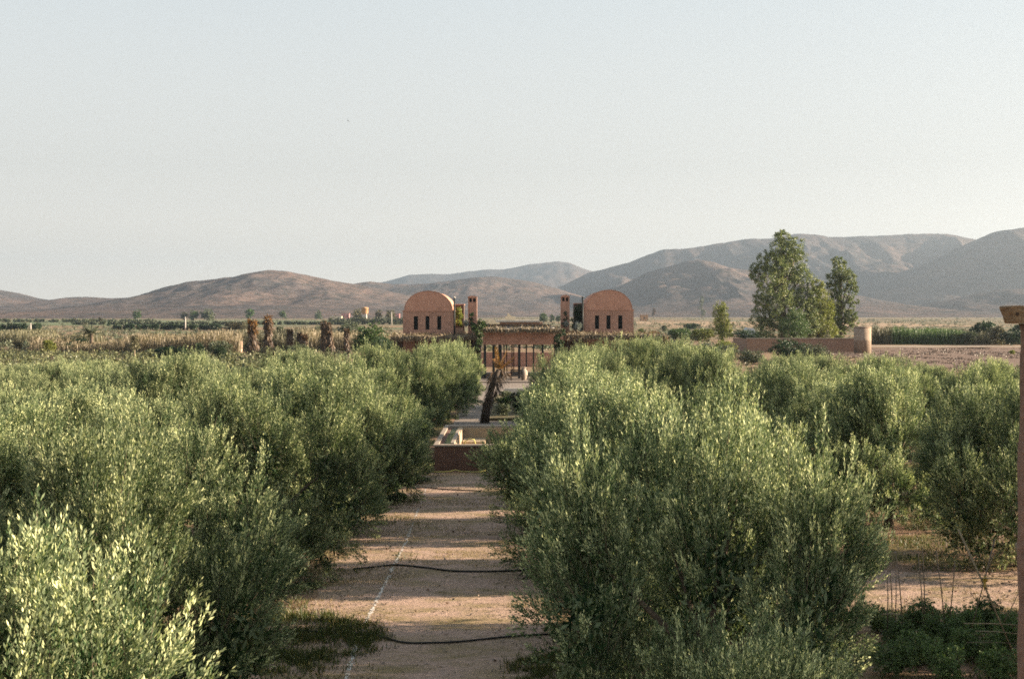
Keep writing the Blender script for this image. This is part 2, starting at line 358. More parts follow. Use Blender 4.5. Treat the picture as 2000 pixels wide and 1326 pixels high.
# ------------------------------------------------------------------ olive trees
def olive_crown(name, seed, R=2.75, H=4.5, n_lobes=22, n_sprays=760, per=10, K=28, leafL=0.062, leafW=0.02):
    """dome of uneven lobes; every lobe carries plume-like sprays, every spray a bundle of leafy shoots"""
    rng = np.random.default_rng(seed)
    lob = [(0, 0, H * 0.45, 1.25)]
    sk = max(5, int(n_lobes * 0.5))
    for i in range(n_lobes):
        if i < sk:     # skirt
            a = 2 * math.pi * i / sk + rng.normal() * 0.25
            rr = R * rng.uniform(0.5, 0.82); r = rng.uniform(0.65, 1.0) * R / 2.75; z = (rng.uniform(0.5, 0.85) if i % 3 else rng.uniform(1.2, 1.9)) * H / 4.5
        else:
            a = rng.uniform(0, 2 * math.pi); rr = R * 0.8 * math.sqrt(rng.uniform(0, 1)); r = rng.uniform(0.5, 0.95) * R / 2.75
            z = (H - 0.75) * math.sqrt(max(0.05, 1 - 0.75 * (rr / R) ** 2)) * rng.uniform(0.68, 1.0) - r * 0.8
        lob.append((rr * math.cos(a), rr * math.sin(a), z, r))
    lob = np.array(lob)
    w = lob[:, 3] ** 2; w /= w.sum()
    n = n_sprays * 3
    li = rng.choice(len(lob), n, p=w)
    d = rand_dirs(rng, n)
    flip = (d[:, 2] < -0.3) & (rng.random(n) < 0.6); d[flip, 2] *= -1
    p = lob[li, :3] + d * lob[li, 3:4] * rng.uniform(0.35, 0.85, (n, 1))
    dist = np.linalg.norm(p[:, None, :] - lob[None, :, :3], axis=2) / lob[None, :, 3]
    dist[np.arange(n), li] = 9
    keep = ((dist.min(1) > 0.6) | (rng.random(n) < 0.1)) & (p[:, 2] > 0.15)
    p, d = p[keep][:n_sprays], d[keep][:n_sprays]; n = len(p)
    rad = p.copy(); rad[:, 2] = 0; rad = rad / R
    hf = np.clip(p[:, 2] / H, 0, 1)[:, None]
    up = np.array([[0, 0, 1.0]])
    ax = norm(0.5 * d + 0.35 * rad + up * (0.15 + 1.15 * hf) + 0.2 * rng.normal(size=(n, 3)))
    ln = rng.uniform(0.55, 0.95, n) * (0.72 + 0.5 * hf[:, 0])
    tall = (rng.random(n) < 0.24) & (hf[:, 0] > 0.42)
    ln[tall] *= rng.uniform(1.2, 1.55, tall.sum()); ax[tall] = norm(ax[tall] + np.array([0, 0, 0.7]))
    # shoots of each spray
    m = n * per
    u0 = np.tile(np.linspace(0.0, 0.62, per), n) + rng.uniform(-.05, .05, m)
    A = np.repeat(ax, per, 0); Ls = np.repeat(ln, per)
    side = rand_dirs(rng, m); side = norm(side - A * (side * A).sum(1, keepdims=True))
    fat = np.repeat(rng.uniform(0.06, 0.15, n), per)
    sb = np.repeat(p, per, 0) + A * (u0 * Ls)[:, None] + side * (fat * (1 - 0.7 * u0) * rng.uniform(0.2, 1, m))[:, None]
    s = norm(A + side * rng.uniform(0.08, 0.42, m)[:, None] * (1.0 - 0.6 * u0)[:, None] + up * 0.12 + 0.08 * rng.normal(size=(m, 3)))
    sl = Ls * (1.02 - u0) * rng.uniform(0.6, 1.0, m) * 0.8 + 0.06
    t = 0.05 + 0.95 * (np.arange(K)[None, :] + rng.random((m, K))) / K
    kk = rng.random((m, K)) < np.clip(sl / 0.42, 0.35, 1)[:, None]
    az = rng.uniform(0, 2 * math.pi, (m, K))
    a = np.where(np.abs(s[:, 2:3]) < 0.9, np.array([[0, 0, 1.0]]), np.array([[1.0, 0, 0]]))
    u = norm(np.cross(s, a)); v = np.cross(s, u)
    perp = u[:, None, :] * np.cos(az)[..., None] + v[:, None, :] * np.sin(az)[..., None]
    pos = sb[:, None, :] + s[:, None, :] * (t * sl[:, None])[..., None] + perp * 0.01
    spread = (0.6 - 0.32 * t)[..., None]
    ld = s[:, None, :] * 0.8 + perp * spread + rng.normal(size=pos.shape) * 0.15
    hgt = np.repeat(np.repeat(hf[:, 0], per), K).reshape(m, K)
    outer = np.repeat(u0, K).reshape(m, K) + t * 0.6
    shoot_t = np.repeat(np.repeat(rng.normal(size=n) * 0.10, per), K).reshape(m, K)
    sel = kk.ravel()
    ld = norm(ld.reshape(-1, 3)[sel]); pos = pos.reshape(-1, 3)[sel]; sN = np.repeat(s, K, axis=0)[sel]
    N = norm(sN - ld * (sN * ld).sum(1, keepdims=True) + rng.normal(size=ld.shape) * 0.35)
    q = len(pos)
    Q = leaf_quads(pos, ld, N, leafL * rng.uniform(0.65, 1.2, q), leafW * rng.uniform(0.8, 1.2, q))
    tone = (0.11 + 0.48 * outer + 0.08 * hgt + shoot_t).ravel()[sel] + rng.normal(size=q) * 0.12  # paler young tips; sunlit tops are also lightened into this tone
    Qs = strip_quads(p - ax * 0.25, p + ax * ln[:, None] * 0.8, 0.009, rng)
    # inner sprays
    m = int(5200 * R / 2.75)
    li = rng.choice(len(lob), m, p=w); di = rand_dirs(rng, m)
    ci = lob[li, :3] + di * lob[li, 3:4] * (rng.random((m, 1)) ** 0.5) * 0.6
    ok = ci[:, 2] > 0.35; ci, di = ci[ok], di[ok]
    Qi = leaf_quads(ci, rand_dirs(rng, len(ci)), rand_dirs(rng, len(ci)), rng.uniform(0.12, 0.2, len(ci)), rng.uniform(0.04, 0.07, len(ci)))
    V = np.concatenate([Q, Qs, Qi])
    tone = np.concatenate([tone, np.full(len(Qs), 0.5), rng.uniform(0.0, 0.35, len(Qi))])  # inner leaves toned darker to stand for shade inside the crown
    fz = H / np.percentile(V[:, 0, 2], 99.6); fr = R / np.percentile(np.hypot(V[:, 0, 0], V[:, 0, 1]), 97)
    V = V * np.array([fr, fr, fz]); lob[:, :3] *= np.array([fr, fr, fz])
    mi = np.concatenate([np.zeros(len(Q)), np.ones(len(Qs)), np.zeros(len(Qi))])
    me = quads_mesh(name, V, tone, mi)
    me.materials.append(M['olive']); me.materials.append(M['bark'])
    return me, lob
def olive_trunk(lob, seed):
    rng = random.Random(seed); b = MB()
    b.tube([(0, 0, -0.1), (0.03, 0.02, 0.25), (0.0, 0.05, 0.6), (0.05, 0, 0.9)], [0.2, 0.16, 0.15, 0.13], 9)
    for i in rng.sample(range(len(lob)), min(11, len(lob))):
        x, y, z, r = lob[i]
        a = rng.uniform(0.3, 0.9)
        b.tube([(0.02, 0.02, a), (x * 0.3 + rng.uniform(-.1, .1), y * 0.3, a + (z - a) * 0.45), (x * 0.7, y * 0.7 + rng.uniform(-.1, .1), a + (z - a) * 0.8), (x, y, z)], [0.075, 0.055, 0.035, 0.015], 6)
    me = bpy.data.meshes.new('trunk'); bmesh.ops.recalc_face_normals(b.bm, faces=b.bm.faces); b.bm.to_mesh(me); b.bm.free()
    me.materials.append(M['bark'])
    return me

ORD = ['first', 'second', 'third', 'fourth', 'fifth', 'sixth', 'seventh', 'eighth', 'ninth', 'tenth', 'eleventh', 'twelfth', 'thirteenth', 'fourteenth', 'fifteenth']
proto = []
for i in range(5):
    cm, lob = olive_crown('crown', 100 + i, R=2.7 + 0.15 * (i % 3), H=4.45 + 0.12 * (i % 2))
    proto.append((cm, olive_trunk(lob, i)))
def olive(x, y, h, w, label, k, rz, group='olive trees of the grove', wy=None):
    cm, tm = proto[k % len(proto)]
    t = thing('olive_tree', label, 'olive tree', (x, y, 0), rz, group)
    t.scale = (w, wy or w, h)
    link('crown', cm, None, t); link('trunk', tm, None, t)
    return t

rows = []   # side, row number, x, list of (y, dx, w, h)
def far_h(x): return max(0.78, 1.02 - 0.0075 * abs(x))
orng = random.Random(21)
def grove_row(side, num, x0, y0, y1, step, special=None):
    k = 0; y = y0
    while y < y1:
        dx = orng.uniform(-.45, .45); dy = orng.uniform(-.3, .3)
        w = orng.uniform(0.9, 1.05); h = orng.uniform(0.84, 1.07) * far_h(x0)
        if special and k in special: dx, dy, w, h = special[k]
        if num == 0 and k >= 7: h *= 0.98
        if y > 58 and ((side == 'L' and num >= 1) or (side == 'R' and num >= 2)): h *= 0.88
        where = 'left of the dirt path' if side == 'L' else 'right of the dirt path'
        rowt = 'row directly' if num == 0 else ORD[num] + ' row'
        end = 'from the camera'
        olive(x0 + dx, y + dy, h, w, f'olive tree in the {rowt} {where}, {ORD[k]} {end}', (k * 2 + num + (side == 'R')) % 5 if num == 0 else orng.randrange(5), orng.choice((0, math.pi)) + orng.uniform(-.25, .25) if num == 0 else orng.uniform(0, 6.28), wy=w * 0.68 if num == 0 else w * 0.8)
        k += 1; y += step
grove_row('L', 0, -5.9, 13.4, 100, 6.6, {9: (0.5, 0, 0.95, 0.96), 10: (0.5, 0, 0.95, 0.96), 11: (0.9, 0, 0.95, 0.97), 12: (1.3, 0, 0.9, 0.95), 13: (1.6, 0, 0.85, 0.92), 0: (1.7, 0, 1.05, 0.93), 1: (-0.2, 0.2, 1.0, 1.0), 2: (-0.9, 0.3, 1.0, 0.98), 3: (0.0, 0.2, 0.98, 0.98), 4: (0.4, 0, 0.98, 1.0), 5: (0.7, 0, 0.95, 1.0)})
grove_row('L', 1, -13.0, 27.5, 94, 6.6)
grove_row('L', 2, -20.0, 48, 94, 6.6)
grove_row('L', 3, -26.5, 61, 94, 6.6)
grove_row('L', 4, -33.0, 75, 96, 6.6)
grove_row('R', 0, 3.0, 20.0, 98, 6.6, {7: (0.2, 0, 0.95, 0.97), 8: (0.7, 0, 0.95, 0.95), 9: (1.2, 0, 0.95, 0.93), 10: (1.6, 0, 0.95, 0.93), 11: (1.9, 0, 0.95, 0.93), 0: (-0.2, 0.1, 0.9, 1.03), 1: (-0.1, 0.2, 1.1, 1.02), 2: (-0.1, 0, 1.12, 1.0), 3: (-0.6, 0, 1.05, 1.0), 4: (-0.6, 0, 1.02, 1.0)})
grove_row('R', 1, 11.2, 34.9, 98, 6.6, {5: (-1.2, 0, 0.95, 1.0), 6: (-2.0, 0, 0.95, 1.0), 7: (-2.4, 0, 0.95, 1.02), 8: (-2.8, 0, 1.0, 1.02), 9: (-3.0, 0, 1.0, 1.0), 0: (1.3, 0, 1.02, 1.0), 1: (-0.2, 0, 1.0, 1.0)})
grove_row('R', 2, 18.0, 48.5, 96, 6.6)
grove_row('R', 3, 24.8, 62, 96, 6.6)
grove_row('R', 4, 31.6, 81, 98, 6.6)
# two tall unseen trees off frame right, added to shade near olives and garden
olive(9.9, 18.3, 1.22, 0.86, 'unseen tall olive tree added for shade beside the adobe post, right of the view', 1, 2.0)
olive(12.0, 24.4, 1.2, 0.86, 'unseen tall olive tree added for shade beside the kitchen garden, right of the view', 4, 1.0)
olive(12.6, 14.6, 1.0, 1.0, 'olive tree beyond the adobe post, outside the right edge of the view', 2, 0.7)

olive(13.8, 27.6, 1.0, 1.0, 'olive tree beyond the cane frame, just outside the right edge of the view', 3, 4.1)
# small olive bush in front of the right-hand row
sm, slob = olive_crown('crown', 300, R=1.15, H=2.6, n_lobes=9, n_sprays=130)
t = thing('olive_bush', 'small grey-green olive bush in shade at the foot of the big right olive', 'olive bush', (2.95, 16.7, 0), 0.4)
link('crown', sm, None, t); link('trunk', olive_trunk(slob, 9), None, t)

# ------------------------------------------------------------------ generic crowns, shrubs, trees
def clump_crown(lobes, n_clumps, per, leafL, leafW, seed, droop=0.0, up=0.2, fill=0.25, clump_r=0.22, tone0=0.45):
    """lobes (x,y,z,r[,sz]); leaf clumps gathered near each lobe's skin with gaps between"""
    rng = np.random.default_rng(seed); lob = np.array([l if len(l) == 5 else (*l, 1.0) for l in lobes], float)
    w = lob[:, 3] ** 2; w /= w.sum()
    li = rng.choice(len(lob), n_clumps, p=w); d = rand_dirs(rng, n_clumps)
    rr = np.where(rng.random(n_clumps) < fill, rng.uniform(0.1, 0.7, n_clumps), rng.uniform(0.7, 1.08, n_clumps))
    off = d * (lob[li, 3] * rr)[:, None]; off[:, 2] *= lob[li, 4]
    c = lob[li, :3] + off
    cr = lob[li, 3] * clump_r * rng.uniform(0.6, 1.4, n_clumps)
    ct = rng.normal(size=n_clumps) * 0.13
    n = n_clumps * per
    P = np.repeat(c, per, 0) + rand_dirs(rng, n) * (np.repeat(cr, per) * rng.random(n) ** 0.5)[:, None]
    D = rand_dirs(rng, n) * 0.8 + np.repeat(d, per, 0) * 0.5; D[:, 2] += up - droop
    D = norm(D); N = norm(rand_dirs(rng, n) * 0.8 + np.repeat(d, per, 0) * 0.7)
    tone = tone0 + np.repeat(ct, per) + rng.normal(size=n) * 0.16
    P[:, 2] = np.maximum(P[:, 2], 0.01)
    return leaf_quads(P, D, N, leafL * rng.uniform(0.7, 1.3, n), leafW * rng.uniform(0.7, 1.3, n)), tone

# unit shrubs: about 1 wide, 1 deep and 1 high
def shrub_mesh(seed, n_l=9, leaf=0.075, clumps=260, per=14, tall=1.0, up=0.3):
    r = random.Random(seed); lob = [(0, 0, 0.42, 0.36)]
    for i in range(n_l):
        a = r.uniform(0, 6.28); rr = r.uniform(0.1, 0.34); s = r.uniform(0.14, 0.26)
        lob.append((rr * math.cos(a), rr * math.sin(a), r.uniform(s * 0.7, 0.92 - s), s))
    Q, t = clump_crown(lob, clumps, per, leaf, leaf * 0.45, seed, up=up)
    return quads_mesh('shrub', Q, t)
SHRUBS = [shrub_mesh(400 + i) for i in range(4)]
for s in SHRUBS: s.materials.append(M['green'])
FINE = [shrub_mesh(420 + i, leaf=0.05, clumps=420, per=16) for i in range(2)]
for s in FINE: s.materials.append(M['green'])
def shrub(name, label, cat, loc, size, mat, k=0, group=None, rz=None, meshes=None):
    me = (meshes or SHRUBS)[k % len(meshes or SHRUBS)]
    o = link(name, me, None, None, loc)
    o.material_slots[0].link = 'OBJECT'; o.material_slots[0].material = M[mat]
    o.scale = size; o.rotation_euler = (0, 0, rz if rz is not None else (k * 1.7) % 6.28)
    return tag(o, label, cat, group)
def shrub_px(name, label, cat, x0, x1, ytop, ybase, mat, k=0, group=None, Y=None, depth=None, meshes=None):
    Y = Y or gy(ybase)
    w = (x1 - x0) * Y / F; h = wz(ytop, Y)
    return shrub(name, label, cat, (wx((x0 + x1) / 2, Y), Y + (depth or w) * 0.3, 0), (w * 1.12, (depth or w), h * 1.06), mat, k, group, rz=0.0 if depth else None, meshes=meshes)

# unit tree: crown of lobes, tapered trunk
def tree_px(name, label, cat, base, top_y, lobes_px, mat, clumps, per, leafpx, seed, Y=None, trunk_px=3.0, group=None, droop=0.1, flat=0.8, clump_r=0.25, fill=0.25, limbs=True):
    bx_, by_ = base; Y = Y or gy(by_); s = Y / F
    t = thing(name, label, cat, (wx(bx_, Y), Y, 0), 0, group)
    rr = random.Random(seed); lob = []
    for (x, y, r) in lobes_px:
        lob.append(((x - bx_) * s, rr.uniform(-.6, .6) * r * s * 1.2, wz(y, Y), r * s))
    Q, tn = clump_crown(lob, clumps, per, leafpx * s, leafpx * s * 0.5, seed, droop=droop, fill=fill, clump_r=clump_r)
    link('crown', quads_mesh('crown', Q, tn), M[mat], t)
    b = MB(); zt = max(l[2] for l in lob); r0 = trunk_px * s / 2
    b.tube([(0, 0, -0.2), (0.05 * r0, 0, zt * 0.3), (lob[0][0] * 0.3, lob[0][1] * 0.3, zt * 0.65), (lob[0][0], lob[0][1], zt * 0.92)], [r0, r0 * 0.8, r0 * 0.5, r0 * 0.12], 8)
    if limbs:
        for l in lob:
            z0 = max(0.15 * zt, l[2] * 0.55)
            b.tube([(0, 0, z0), (l[0] * 0.55, l[1] * 0.5, z0 + (l[2] - z0) * 0.6), (l[0], l[1], l[2] + l[3] * 0.3)], [r0 * 0.45, r0 * 0.3, r0 * 0.1], 6)
    b.build('trunk', M['bark'], t)
    return t

# ------------------------------------------------------------------ ground, path, fields
def sheet(name, outline, z, mat, kind='structure'):
    bm = bmesh.new(); f = bm.faces.new([bm.verts.new((x, y, z)) for x, y in outline])
    bmesh.ops.triangulate(bm, faces=[f])
    bmesh.ops.recalc_face_normals(bm, faces=bm.faces)
    me = bpy.data.meshes.new(name); bm.to_mesh(me); bm.free()
    for p in me.polygons:
        if p.normal.z < 0: p.flip()
    o = link(name, me, mat); 
    return tag(o, kind=kind)
g = sheet('ground', [(-6000, -200), (6000, -200), (6000, 10600), (-6000, 10600)], 0.0, M['ground'])
pr = random.Random(3)
edgeL = [(-4.6 + pr.uniform(-.5, .5), 8 + i * 0.8) for i in range(60)]
edgeR = [(0.9 + pr.uniform(-.4, .4), 8 + i * 0.8) for i in range(60)]
sheet('dirt_path', edgeL + edgeR[::-1], 0.004, M['path'])
litpatch = [(5.4 + i * 0.6, 29.6 + pr.uniform(-.25, .25)) for i in range(26)] + [(21 - i * 0.6, 34.2 + pr.uniform(-.3, .3)) for i in range(26)]
sheet('sunlit_patch', litpatch, 0.004, M['path'])  # paler sheet that paints in the sunlit ground between the rows
# far dirt track and pale ploughed field on the right
trk = [(wx(1690, gy(677.5)) + i * 6, gy(677.5) + pr.uniform(-2, 2)) for i in range(30)] + [(wx(1690, gy(677.5)) + 174 - i * 6, gy(675.5) + pr.uniform(-2, 2)) for i in range(30)]
sheet('dirt_track', trk, 0.01, M['coping'])
far = []
def field(name, x0, x1, y0, y1, mat, z, jag=0.06):
    Y0, Y1 = gy(y0), gy(y1); n = 24; X0, X1 = wx(x0, (Y0 + Y1) / 2), wx(x1, (Y0 + Y1) / 2)
    a = [(X0 + (X1 - X0) * i / n, Y0 + pr.uniform(-1, 1) * (Y1 - Y0) * jag) for i in range(n + 1)]
    b = [(X1 - (X1 - X0) * i / n, Y1 + pr.uniform(-1, 1) * (Y1 - Y0) * jag) for i in range(n + 1)]
    sheet(name, a + b, z, mat)
soil = solid('red_soil', (0.1452, 0.088, 0.0638), (0.088, 0.0528, 0.0374), 0.6, 0.95, 0.9, c3=(0.1848, 0.1188, 0.088))
field('bare_field', 1640, 2300, 718, 679, soil, 0.006)
redsoil = solid('red_earth', (0.216, 0.114, 0.075), (0.15, 0.084, 0.054), 0.25, 0.95, 0.6)
field('earth_clearing', -400, 120, 700, 688, redsoil, 0.006)
crop = solid('crop_green', (0.115, 0.14, 0.065), (0.07, 0.095, 0.04), 0.5, 0.95, 0.9, c3=(0.16, 0.18, 0.085))
field('green_field', -500, 700, 636, 625.5, crop, 0.02)
palef = solid('pale_stubble', (0.315, 0.21, 0.1275), (0.225, 0.15, 0.09), 0.1, 0.95, 0.5, c3=(0.345, 0.2475, 0.15))
field('stubble_field', 1245, 1760, 638, 628, palef, 0.02)

# ------------------------------------------------------------------ hills
def hills(name, prof, D, W, mat, seed, gully=0.35, back=0.5, nx=420, ny=150, spur=0.35):
    px = np.array([p[0] for p in prof], float); pz = np.array([wz(p[1], D) for p in prof])
    X = np.linspace(wx(px[0], D), wx(px[-1], D), nx); xs = 1000 + X * F / D
    Hh = np.interp(xs, px, pz)
    kern = np.hanning(9); kern /= kern.sum(); Hh = np.convolve(np.pad(Hh, 4, 'edge'), kern, 'valid')
    Hh = Hh + (fbm(X / (D * 0.012), X * 0 + 3.3, seed + 50, 4) - 0.5) * np.maximum(Hh, 0) * 0.045
    v = np.linspace(-1, back, ny)
    XX, VV = np.meshgrid(X, v); YY = D + VV * W
    sp = fbm(XX / (D * 0.11), YY / (D * 0.25), seed + 9, 3) - 0.5
    av = np.abs(VV)
    reach = np.clip(1 + spur * 2.2 * sp, 0.35, 1.8)
    q = av / reach
    fall = np.where(VV < 0, np.exp(-(q * 2.1) ** 1.35), np.exp(-(av / back * 1.6) ** 2))
    ridge = 1 - np.abs(2 * fbm(XX / (D * 0.045), YY / (D * 0.16), seed + 20, 4) - 1)
    det = fbm(XX / (D * 0.014), YY / (D * 0.02), seed + 31, 5) - 0.5
    amp = np.clip(av * 4, 0, 1) * fall
    Z = Hh[None, :] * (fall + amp * (gully * (ridge - 0.75) + 0.24 * det))
    edge = np.clip((1 + VV) * 6, 0, 1) * np.clip((back - VV) / back * 5, 0, 1)
    Z = Z * edge - 3 + 0 * XX
    verts = np.stack([XX, YY, Z], -1).reshape(-1, 3)
    me = bpy.data.meshes.new(name)
    i = np.arange(nx * ny).reshape(ny, nx)
    q4 = np.stack([i[:-1, :-1], i[:-1, 1:], i[1:, 1:], i[1:, :-1]], -1).reshape(-1, 4)
    me.from_pydata(verts.tolist(), [], q4.tolist())
    for p in me.polygons: p.use_smooth = True
    o = link(name, me, mat)
    return tag(o, kind='structure')
hm = hill_mat('hill_scrub', (0.142, 0.108, 0.098), (0.062, 0.058, 0.053))
hm2 = hill_mat('hill_scrub_grey', (0.128, 0.10, 0.094), (0.062, 0.058, 0.055))
hills('hills', [(-900, 560), (-500, 530), (-200, 545), (-60, 556), (0, 566), (40, 577), (80, 583), (110, 586), (160, 595), (240, 602), (400, 606), (700, 610)], 3700, 1500, hm, 11)
hills('hills', [(-300, 606), (0, 598), (60, 592), (100, 584), (135, 578), (170, 577), (215, 580), (250, 579), (272, 576), (300, 586), (340, 600), (500, 608)], 3400, 1100, hm, 12)
hills('hills', [(120, 608), (200, 598), (285, 581), (340, 558), (380, 546), (430, 542), (470, 536), (490, 530), (525, 524), (560, 526), (600, 534), (650, 546), (700, 553), (760, 566), (830, 582), (900, 595), (1000, 606)], 2900, 1300, hm, 13, gully=0.3)
hills('hills', [(450, 606), (600, 580), (650, 562), (690, 553), (725, 547), (760, 552), (800, 553), (850, 550), (900, 543), (940, 539), (965, 538), (1000, 542), (1040, 548), (1080, 559), (1120, 572), (1180, 590), (1260, 604)], 3900, 1500, hm, 14)
hills('hills', [(600, 590), (700, 560), (750, 550), (800, 537), (835, 534), (870, 535), (900, 532), (940, 526), (985, 525), (1010, 520), (1045, 515), (1070, 512), (1093, 510), (1115, 513), (1150, 527), (1200, 540), (1400, 580)], 8200, 2200, hm2, 15, gully=0.25, nx=300, ny=110)
hills('hills', [(980, 600), (1060, 575), (1100, 556), (1125, 543), (1150, 531), (1180, 524), (1215, 515), (1250, 502), (1290, 487), (1330, 485), (1370, 480), (1410, 474), (1450, 467), (1500, 464), (1530, 460), (1560, 455), (1590, 457), (1620, 462), (1660, 460), (1700, 458), (1760, 457), (1810, 455), (1850, 455), (1890, 464), (1940, 480), (2050, 500), (2300, 540)], 5200, 1900, hm2, 16, gully=0.4)
hills('hills', [(1000, 606), (1080, 597), (1150, 575), (1210, 556), (1260, 532), (1300, 520), (1340, 509), (1360, 506), (1385, 508), (1420, 520), (1480, 528), (1540, 545), (1620, 566), (1720, 590), (1850, 604)], 3500, 1400, hm, 17, gully=0.35)
hills('hills', [(1560, 600), (1640, 578), (1700, 552), (1760, 533), (1810, 514), (1850, 494), (1890, 474), (1920, 462), (1945, 452), (1970, 447), (2000, 441), (2060, 432), (2150, 420), (2300, 440), (2600, 500)], 4100, 1500, hm2, 18, gully=0.35)
hills('hills', [(1700, 606), (1800, 596), (1860, 582), (1910, 572), (1960, 563), (2010, 560), (2100, 566), (2250, 590), (2400, 604)], 2900, 900, hm2, 19)

# ------------------------------------------------------------------ domed houses
def openings_wall(b, x0, x1, z0, z1, y0, y1, ops):
    """wall slab with rectangular openings that share one height band: (xa, xb), za, zb"""
    (spans, za, zb) = ops
    b.box(x0, x1, y0, y1, z0, za); b.box(x0, x1, y0, y1, zb, z1)
    cur = x0
    for a, c in spans:
        b.box(cur, a, y0, y1, za, zb); cur = c
    b.box(cur, x1, y0, y1, za, zb)
def domed_house(label, x0p, x1p, ytop, yspring, wins, wy0, wy1, bump=None):
    Y = 138.0
    X0, X1 = wx(x0p, Y), wx(x1p, Y); c = (X0 + X1) / 2
    zs = wz(yspring, Y); zt = wz(ytop, Y)
    t = thing('domed_house', label, 'house', (c, Y, 0), 0, 'twin domed brick houses')
    hw = (X1 - X0) / 2; D = 10.0
    b = MB(); spans = [(wx(a, Y) - c, wx(e, Y) - c) for a, e in wins]
    openings_wall(b, -hw, hw, 0, zs, 0, 0.4, (spans, wz(wy1, Y), wz(wy0, Y)))
    b.box(-hw, hw, 0.4, D, 0, zs)
    b.build('wall', M['brick'], t)
    b = MB(); b.box(-hw - 0.06, hw + 0.06, -0.06, D + 0.06, zs, zs + 0.09); b.build('cornice', M['vault'], t)
    # barrel vault with a flat gable
    r = hw - 0.14; rise = zt - zs - 0.09; prof = []
    for k in range(33):
        a = math.pi * k / 32
        prof.append((r * math.copysign(abs(math.cos(a)) ** 0.97, math.cos(a)), zs + 0.09 + rise * math.sin(a) ** 1.0))
    b = MB(); b.prism(prof, 0.02, D - 0.05)
    for f in b.bm.faces:
        if len(f.verts) == 4: f.smooth = True
    v = b.build('vault', M['vault'], t)
    pf2 = [(x * 1.012, zs + 0.09 + (z - zs - 0.09) * 1.015) for x, z in prof]
    b = MB(); 
    for (p, q, p2, q2) in zip(prof, prof[1:], pf2, pf2[1:]):
        vs = [b.bm.verts.new((x, y, z)) for y in (-0.03, 0.22) for x, z in (p, q, q2, p2)]
        for f in ((0, 1, 2, 3), (7, 6, 5, 4), (0, 4, 5, 1), (2, 6, 7, 3)): b.bm.faces.new([vs[i] for i in f])
    b.build('gable_rim', M['vault'], v)
    for (a, e) in spans:
        za, zb = wz(wy1, Y), wz(wy0, Y)
        w = MB(); fr = 0.05
        w.box(a, a + fr, 0.2, 0.28, za, zb); w.box(e - fr, e, 0.2, 0.28, za, zb)
        w.box(a + fr, e - fr, 0.2, 0.28, za, za + fr); w.box(a + fr, e - fr, 0.2, 0.28, zb - fr, zb)
        wo = w.build('window', M['iron'], t)
        MB().box(a + fr, e - fr, 0.25, 0.27, za + fr, zb - fr).build('pane', M['glass'], wo)
    if bump:
        xa, xb, yt = bump
        b = MB(); b.box(wx(xa, Y) - c, wx(xb, Y) - c, 6.0, 6.8, zs + 0.05, wz(yt, 144)); b.build('chimney', M['brick'], t)
    return t
domed_house('brick house with barrel vault roof on the left, yellow vine at its right side', 787, 886, 568.5, 608, [(808, 816.5), (831, 838.7), (854, 861.8)], 617.5, 644, bump=(792, 800, 582))
domed_house('brick house with barrel vault roof on the right, green vine on its left', 1141, 1237.5, 566.5, 606, [(1162, 1170), (1184.5, 1192.5), (1207.5, 1215.7)], 616, 642.5)

def drain_pole(x, ytop, label):
    Y = 137.6; t = thing('vent_pipe', label, 'pipe', (wx(x, Y), Y, 3.9))
    b = MB(); b.tube([(0, 0, 0), (0, 0, wz(ytop, Y) - 3.9)], 0.085, 10); b.build('shaft', M['iron'], t)
    b = MB(); b.lathe([(0.12, wz(ytop, Y) - 3.9), (0.13, wz(ytop, Y) - 3.86), (0.02, wz(ytop, Y) - 3.74)]); b.build('cap', M['pole' if x < 1000 else 'iron'], t)
drain_pole(887.5, 582, 'thin dark pipe with pale cap beside the left domed house')
drain_pole(1138, 582, 'thin dark pipe standing against the right domed house')

def chimney_tower(x0, x1, ytop, label):
    Y = 139.0; X0, X1 = wx(x0, Y), wx(x1, Y); c = (X0 + X1) / 2; hw = (X1 - X0) / 2
    zt = wz(ytop, Y); t = thing('chimney_tower', label, 'chimney', (c, Y, 3.9), 0, 'brick chimney towers between the houses')
    h = zt - 3.9
    zo0, zo1 = wz(ytop + 11.5, Y) - 3.9, wz(ytop + 4.2, Y) - 3.9
    b = MB(); g_ = 0.12; o = (2 * hw - 3 * g_) / 2
    openings_wall(b, -hw, hw, 0, h - 0.12, 0, 0.2, ([(-hw + g_, -hw + g_ + o), (hw - g_ - o, hw - g_)], zo0, zo1))
    b.box(-hw, hw, 0.2, 1.0, 0, zo0)
    b.box(-hw, -hw + 0.14, 0.2, 1.0, zo0, h - 0.12); b.box(hw - 0.14, hw, 0.2, 1.0, zo0, h - 0.12); b.box(-hw + 0.14, hw - 0.14, 0.85, 1.0, zo0, h - 0.12)
    b.build('shaft', M['brick'], t)
    prof = [(-hw - 0.03, h - 0.12), (hw + 0.03, h - 0.12)] + [((hw + 0.03) * math.cos(a), h - 0.12 + 0.17 * math.sin(a)) for a in [math.pi * k / 10 for k in range(1, 10)]]
    b = MB(); b.prism(prof, -0.03, 1.03); b.build('cap', M['vault'], t)
    MB().box(-hw + 0.145, hw - 0.145, 0.55, 0.58, zo0 + 0.005, h - 0.125).build('flue_liner', M['iron'], t)
chimney_tower(914, 931.5, 578.5, 'brick chimney tower with two openings, sunlit on its right side')
chimney_tower(1095.5, 1112.5, 577, 'shaded brick chimney tower with two openings left of the green vine')

